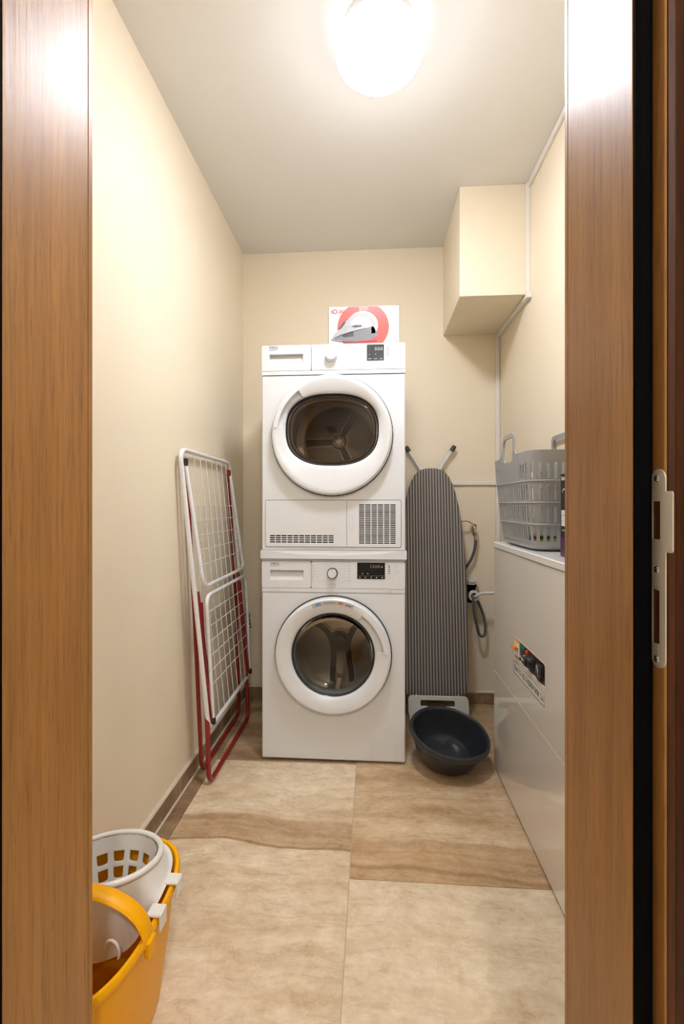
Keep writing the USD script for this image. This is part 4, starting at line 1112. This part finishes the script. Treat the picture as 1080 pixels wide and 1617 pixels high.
# raised bands between the rows of slots, foot and rim
for z in (1.016, 1.0865, 1.157):
    P = np.array([np.r_[perim(z, u_ % 1.0), z] for u_ in np.linspace(0, 1, 97)[:-1]])
    part(bk, 'band', tube(P, 0, 8, True, flat=(0.0022, 0.0030)), 'basket_grey', smooth=True)
lo = []
for z, ins in ((0.962, 0.0), (0.950, 0.001), (0.938, 0.005), (0.9315, 0.013), (0.9287, 0.024)):
    x0, x1, y0, y1 = bdims(z)
    L_ = resample_rr(x0 + ins, x1 - ins, y0 + ins, y1 - ins, 0.05)[:-1]
    lo.append(np.c_[L_, np.full(len(L_), z)])
li = []
for z, ins in ((0.9315, 0.026), (0.935, 0.016), (0.942, 0.0085), (0.952, 0.0045), (0.962, 0.003)):
    x0, x1, y0, y1 = bdims(z)
    L_ = resample_rr(x0 + ins, x1 - ins, y0 + ins, y1 - ins, 0.05)[:-1]
    li.append(np.c_[L_, np.full(len(L_), z)])
part(bk, 'base', loft(lo[::1] + li[::-1], ring=True) if False else cat(loft(lo[::-1] + [], cap0=True, cap1=False), loft(li, cap0=True, cap1=False)), 'basket_grey', smooth=40)
for s in (0, 1):
    y0, y1 = 1.5765, 1.8085
    hp = unary_union([sbox(y0, 1.154, y1, 1.254), Polygon(np.array(fillet([(y0 + 0.010, 1.250), (1.618, 1.268), (1.622, 1.335), (1.764, 1.335), (1.770, 1.268), (y1 - 0.010, 1.250)], 0.034))[:, :2])])
    hh = Polygon(np.array(fillet([(1.640, 1.232), (1.636, 1.300), (1.646, 1.320), (1.740, 1.320), (1.750, 1.300), (1.746, 1.232)], 0.022, True)))
    hm = side(hp.buffer(0).difference(hh), 0, 0.0055)
    v = hm.vertices.copy()
    xs_ = np.array([bdims(min(z, 1.254))[s] for z in v[:, 2]])
    v[:, 0] = (xs_ + v[:, 0] - 0.0008 + np.clip(v[:, 2] - 1.254, 0, 1) * 0.02) if s == 0 else (xs_ - v[:, 0] + 0.0008 - np.clip(v[:, 2] - 1.254, 0, 1) * 0.10)
    f = hm.faces if s == 0 else hm.faces[:, ::-1]
    part(bk, 'handle', trimesh.Trimesh(v, f, process=False), 'basket_grey', smooth=25)
# clothes pegs heaped in the basket
cols = ['green', 'red', 'yellow', 'blue', 'white', 'black']
protos = {}


def peg(col, x, y, z, yaw):
    lab = f'small {col} plastic clothes peg in the heap at the bottom of the grey basket'
    if col not in protos:
        t = Thing('clothes_peg', lab, 'clothes peg', (0, 0, 0), f'{col} clothes pegs in the laundry basket')
        for s in (1, -1):
            P = [(-0.034, 0.0006, 0), (-0.034, 0.0036, 0), (-0.01, 0.0042, 0), (0.006, 0.0046, 0), (0.034, 0.0030, 0), (0.034, 0.0006, 0)]
            mm = flat(Polygon([(a, b * s) for a, b, _ in P]).buffer(0), 0.0005, 0.0095)
            part(t, 'arm', mm, 'peg_' + col, smooth=False)
        part(t, 'spring', cat(cyl((0.004, 0, 0.0002), (0.004, 0, 0.0100), 0.0022, 8)), 'steel_brushed')
        protos[col] = t
        prim = t.prim
    else:
        path = numbered('/World/clothes_peg')
        prim = UsdGeom.Xform.Define(stage, path).GetPrim()
        prim.GetReferences().AddInternalReference(protos[col].path)
        prim.SetInstanceable(True)
        keys(prim, lab, 'clothes peg', f'{col} clothes pegs in the laundry basket')
    x_ = UsdGeom.Xformable(prim)
    x_.ClearXformOpOrder()
    op_ = [o for o in x_.GetOrderedXformOps()]
    prim.GetAttribute('xformOp:translate').Set(Gf.Vec3d(x, y, z)) if prim.GetAttribute('xformOp:translate') else None
    x_.MakeMatrixXform().Set(Gf.Matrix4d().SetRotate(Gf.Rotation(Gf.Vec3d(0, 0, 1), yaw)) * Gf.Matrix4d().SetTranslate(Gf.Vec3d(x, y, z)))


lay = [['black', 'red', 'black', 'green'], ['green', 'white', 'red', 'black', 'red'], ['yellow', 'green', 'yellow', 'white', 'green'], ['blue', 'yellow', 'red', 'blue', 'green']]
for L_ in range(4):
    n = 13 - L_ * 2
    for k in range(n):
        y = 1.545 + 0.0125 * k + 0.004 * (L_ % 2)
        peg(random.choice(lay[L_]), 0.572 + random.uniform(-0.003, 0.003), y, 0.9355 + 0.0103 * L_, random.uniform(-4, 4))

# ------------------------------------------------------------------ black carton
cx, cy0, cy1, cz0, cz1 = 0.553, 1.140, 1.3760, 0.9283, 1.170
bc = Thing('black_carton', 'black and purple printed appliance carton in front of the laundry basket', 'carton', (0.615, 1.26, cz0))
part(bc, 'carton', cbox(cx, 0.680, cy0, cy1, cz0, cz1, 0.0010), 'carton_black', smooth=False)
part(bc, 'lettering', text_side('taurus', 1.3700, 1.1515, 0.0118, cx, True, 0.0004), 'carton_white', smooth=False, label='white lettering taurus')
part(bc, 'emblem', side(LineString([(1.362, 1.118), (1.355, 1.126), (1.346, 1.124), (1.335, 1.130)]).buffer(0.0016), cx - 0.0004, cx), 'carton_white', smooth=False)
part(bc, 'info_panel', side(sbox(1.300, 1.0180, 1.3690, 1.0640), cx - 0.0004, cx), 'carton_white', smooth=False)
part(bc, 'info_drawing', side(unary_union([LineString([(1.3655, 1.046), (1.360, 1.050), (1.350, 1.048), (1.335, 1.053)]).buffer(0.0008), affinity.scale(Point(1.362, 1.034).buffer(0.004), 1, 0.5).difference(affinity.scale(Point(1.362, 1.034).buffer(0.003), 1, 0.5))]), cx - 0.0007, cx - 0.0004), 'print_grey', smooth=False, kind='stuff')
part(bc, 'purple_print', side(sbox(cy0 + 0.002, 0.9300, 1.3755, 0.9850), cx - 0.0004, cx), 'carton_purple', smooth=False)
part(bc, 'small_lettering', text_side('TORINO', 1.3670, 1.0035, 0.0045, cx, False, 0.0004), 'print_pale', smooth=False)

# ------------------------------------------------------------------ plumbing on the back wall
tp = Thing('water_tap', 'brass water tap with red lever on the back wall', 'tap', (0.545, YB, 0.93))
part(tp, 'body', cat(cyl((0.545, YB - 0.0005, 0.952), (0.545, 2.466, 0.952), 0.0085, 16), lathe([(0, 0.014), (0.009, 0.012), (0.0125, 0.004), (0.0125, -0.004), (0.010, -0.010), (0.010, -0.016), (0, -0.016)], (0.545, 2.468, 0.952), 'z', 20)), 'chrome', smooth=30)
part(tp, 'wall_rose', lathe([(0, 0), (0.020, 0), (0.018, -0.004), (0.010, -0.006), (0, -0.006)], (0.545, YB - 0.0002, 0.952), 'y', 24), 'chrome')
part(tp, 'hose_nut', lathe([(0, 0), (0.0105, 0), (0.0135, -0.003), (0.0135, -0.020), (0.011, -0.023), (0, -0.023)], (0.549, 2.468, 0.936), 'z', 6), 'brass_pale', smooth=False)
part(tp, 'lever', tube(spline([(0.552, 2.464, 0.968), (0.545, 2.462, 0.974), (0.530, 2.460, 0.979), (0.512, 2.459, 0.9905), (0.496, 2.459, 0.9925), (0.474, 2.459, 0.992)], 24), 0, 8, flat=(0.0055, 0.0020)), 'red_lever', smooth=True)
part(tp, 'lever_nut', cyl((0.549, 2.463, 0.964), (0.549, 2.463, 0.974), 0.006, 6), 'red_lever', smooth=False)
hs = Thing('supply_hose', 'grey supply hose hanging from the tap behind the ironing board', 'hose', (0.54, 2.46, 0.6))
part(hs, 'hose', tube(spline([(0.549, 2.468, 0.905), (0.550, 2.470, 0.872), (0.540, 2.474, 0.815), (0.515, 2.480, 0.760), (0.480, 2.484, 0.715), (0.43, 2.486, 0.66)], 40), 0.0078, 12), 'hose_grey', smooth=True)
part(hs, 'ferrule', cyl((0.549, 2.468, 0.9125), (0.5495, 2.4685, 0.893), 0.0084, 16), 'chrome')
sd_ = Thing('drain_pipe', 'black and white drain standpipe with open collar beside the ironing board', 'drain pipe', (0.525, 2.47, 0.56))
part(sd_, 'collar', lathe([(0.0290, 0.684), (0.0330, 0.684), (0.0335, 0.672), (0.0300, 0.667), (0.0270, 0.655), (0.0245, 0.655), (0.0250, 0.668)], (0.525, 2.470, 0), 'z', 32, ring=True), 'pipe_white', smooth=35)
part(sd_, 'pipe', lathe([(0.0245, 0.6545), (0.0290, 0.6545), (0.0290, 0.640), (0.0245, 0.636), (0.0245, 0.560), (0.0215, 0.560), (0.0215, 0.6545)], (0.525, 2.470, 0), 'z', 28, ring=True), 'rubber_black', smooth=30)
part(sd_, 'elbow_collar', lathe([(0.0165, -0.045), (0.0275, -0.045), (0.0285, -0.030), (0.0260, -0.024), (0.0165, -0.024)], (0.533, 2.468, 0.600), 'y', 32, ring=True), 'pipe_white', smooth=35)
part(sd_, 'elbow', cyl((0.533, 2.4440, 0.600), (0.533, 2.440, 0.600), 0.0163, 24), 'hose_grey')
cv = Thing('condensate_pipe', 'white bent plastic pipe from the drain to the boiler', 'pipe', (0.58, 2.42, 0.62))
part(cv, 'pipe', tube(spline([(0.536, 2.428, 0.596), (0.548, 2.412, 0.606), (0.568, 2.402, 0.619), (0.600, 2.400, 0.621), (0.622, 2.395, 0.623), (0.640, 2.380, 0.636), (0.652, 2.340, 0.655), (0.662, 2.20, 0.672), (0.665, 1.9065, 0.68)], 60), 0.0078, 12), 'pipe_white', smooth=True)
hd = Thing('drain_hose', 'dark grey hose hanging in a loop from the white drain collar', 'hose', (0.56, 2.45, 0.38))
part(hd, 'hose', tube(spline([(0.528, 2.438, 0.600), (0.526, 2.414, 0.592), (0.527, 2.408, 0.555), (0.534, 2.412, 0.500), (0.552, 2.425, 0.425), (0.572, 2.440, 0.386), (0.590, 2.452, 0.384), (0.600, 2.462, 0.420), (0.595, 2.474, 0.480), (0.574, 2.486, 0.545), (0.556, 2.494, 0.585)], 70), 0.0072, 12), 'hose_grey', smooth=True)

# ------------------------------------------------------------------ cable trunking
ct = Thing('cable_trunking', 'white surface cable trunking along the right wall, duct and back wall', 'trunking', (XR, 2.2, 1.2))
w = 0.020
part(ct, 'channel', cbox(XR - 0.012, XR, 0.70, 2.026, ZC - 0.025, ZC - 0.001, 0.002), 'trunking_white')
part(ct, 'channel', cbox(XR - 0.018, XR + 0.0, 2.026, 2.0395, 2.0, ZC - 0.001, 0.002), 'trunking_white')
part(ct, 'channel', cbox(XR - 0.018, XR, 2.018, YB - 0.02, 1.982, 2.0025, 0.002), 'trunking_white')
part(ct, 'channel', cbox(XR - 0.022, XR - 0.001, YB - 0.014, YB, 0.30, 2.002, 0.002), 'trunking_white')
part(ct, 'channel', cbox(0.36, XR - 0.0225, YB - 0.012, YB, 1.186, 1.206, 0.002), 'trunking_white')
part(ct, 'corner', cbox(XR - 0.020, XR, 2.012, 2.038, 1.978, 2.006, 0.002), 'trunking_white')

# ------------------------------------------------------------------ mop bucket
bx, by = -0.560, 0.872
mb = Thing('mop_bucket', 'yellow oval mop bucket at the lower left behind the door frame', 'mop bucket', (bx, by, 0))


def oval(a, b, z, e=2.7, n=96, dip=0.0):
    t = np.arange(n) * 2 * PI / n
    c, s = np.cos(t), np.sin(t)
    zz = z - dip * np.clip(-s, 0, 1) ** 2
    return np.stack([bx + a * np.sign(c) * np.abs(c) ** (2 / e), by + b * np.sign(s) * np.abs(s) ** (2 / e), zz], 1)


D = 0.0
bl_ = [oval(0.001, 0.001, 0.004), oval(0.088, 0.148, 0.004), oval(0.096, 0.157, 0.0005), oval(0.104, 0.165, 0.008), oval(0.122, 0.184, 0.15), oval(0.1300, 0.1915, 0.250), oval(0.1310, 0.1925, 0.252), oval(0.1395, 0.2010, 0.2535), oval(0.1425, 0.2040, 0.259), oval(0.1425, 0.2040, 0.266), oval(0.1395, 0.2010, 0.2715), oval(0.1335, 0.1950, 0.2715), oval(0.1295, 0.1910, 0.266), oval(0.1265, 0.1880, 0.250), oval(0.1190, 0.1810, 0.15), oval(0.1000, 0.1610, 0.012), oval(0.090, 0.150, 0.008), oval(0.001, 0.001, 0.008)]
part(mb, 'body', loft(bl_), 'bucket_yellow', smooth=40)
hy = by - 0.046
t = np.linspace(0.02, PI - 0.02, 40)
hp_ = np.stack([bx + 0.1390 * np.cos(t), hy - 0.004 * np.sin(t), 0.255 + 0.098 * np.sin(t) ** 0.85], 1)
part(mb, 'handle', tube(hp_, 0, 14, flat=(np.full(40, 0.0165), np.full(40, 0.0055))), 'bucket_yellow', smooth=40)
for s in (1, -1):
    part(mb, 'hinge', cbox(bx + s * 0.1435 - 0.006, bx + s * 0.1435 + 0.006, hy - 0.013, hy + 0.013, 0.236, 0.268, 0.003), 'bucket_yellow')
wg = Thing('mop_wringer', 'white perforated wringer basket set into the yellow mop bucket', 'wringer', (bx, by, 0.2))
wx, wy = -0.5625, 0.940
TZ, TR, BZ, BRr = 0.320, 0.103, 0.175, 0.064
tiltw = -0.30


def wcone(u, v):
    a = 2 * PI * u
    r = BRr + (TR - 0.006 - BRr) * v
    P = np.stack([wx + r * np.cos(a), wy + r * np.sin(a), BZ + (TZ - BZ) * v + tiltw * v * r * np.sin(a) * 0.6], 1)
    Nn = np.stack([np.cos(a), np.sin(a), np.full_like(a, -0.2)], 1)
    return P, Nn


whole = rrect(0.19, 0.83, 0.12, 0.84, 0.2, 3).union(sbox(0.19, 0.6, 0.83, 0.84))
part(wg, 'basket', cells(wcone, np.linspace(0, 1, 16), np.array([0, 0.30, 0.55, 0.79, 1.0]), lambda i, j: whole if j in (1, 2) else (whole if j == 0 else None), 0.003), 'wringer_white', smooth=30)
a = np.arange(64) * 2 * PI / 64


def wl(r, dz, zf=TZ):
    return np.stack([wx + r * np.cos(a), wy + r * np.sin(a), zf + dz + tiltw * 0.6 * r * np.sin(a)], 1)


part(wg, 'rim', loft([wl(0.095, -0.004), wl(0.095, 0.003), wl(0.0985, 0.0075), wl(0.1040, 0.0075), wl(0.1075, 0.003), wl(0.1075, -0.004)], ring=True), 'wringer_white', smooth=True)
part(wg, 'base', flat(Point(wx, wy).buffer(BRr), BZ - 0.004, BZ), 'wringer_white', smooth=25)
# skirt: from the ring down onto the bucket rim at the far half, down inside the bucket at the near half
ob2 = Polygon(oval(0.1270, 0.1885, 0)[:, :2])
outer = []
for ang in a:
    far = LineString([(wx, wy), (wx + math.cos(ang), wy + math.sin(ang))]).intersection(ob2)
    e_ = np.array(far.coords[-1])
    if math.sin(ang) > -0.35:
        outer.append((e_[0], e_[1], 0.2745))
    else:
        k = min(1, (-math.sin(ang) - 0.35) / 0.25)
        r_ = 0.092
        n0 = np.array([e_[0], e_[1], 0.2745]); n1 = np.array([wx + r_ * math.cos(ang), wy + r_ * math.sin(ang), 0.185])
        outer.append(tuple(n0 * (1 - k) + n1 * k))
outer = np.array(outer)
top = wl(0.1060, -0.004)
mid1 = top * 0.62 + outer * 0.38 + np.array([0, 0, -0.022])
ins = np.array([0, 0, -0.0025])
inner_c = lambda L_: L_ * 1.0 + ins - np.stack([np.cos(a), np.sin(a), 0 * a], 1) * 0.0022
part(wg, 'skirt', loft([top, mid1, outer, inner_c(outer), inner_c(mid1), inner_c(top)], ring=True), 'wringer_white', smooth=40)
for yy in (0.948, 0.872):
    part(wg, 'clip', cat(cbox(bx + 0.118, bx + 0.1475, yy - 0.014, yy + 0.014, 0.2722, 0.2790, 0.002), cbox(bx + 0.1440, bx + 0.1480, yy - 0.014, yy + 0.014, 0.245, 0.2785, 0.0015)), 'wringer_white')
part(wg, 'mop_stop', tube([(-0.4905 + 0.016 * math.cos(t), 0.826 - 0.004 * math.cos(t), 0.236 + 0.020 * math.sin(t)) for t in np.linspace(-0.5, PI + 0.1, 16)], 0.0026, 8), 'wringer_white', smooth=True)
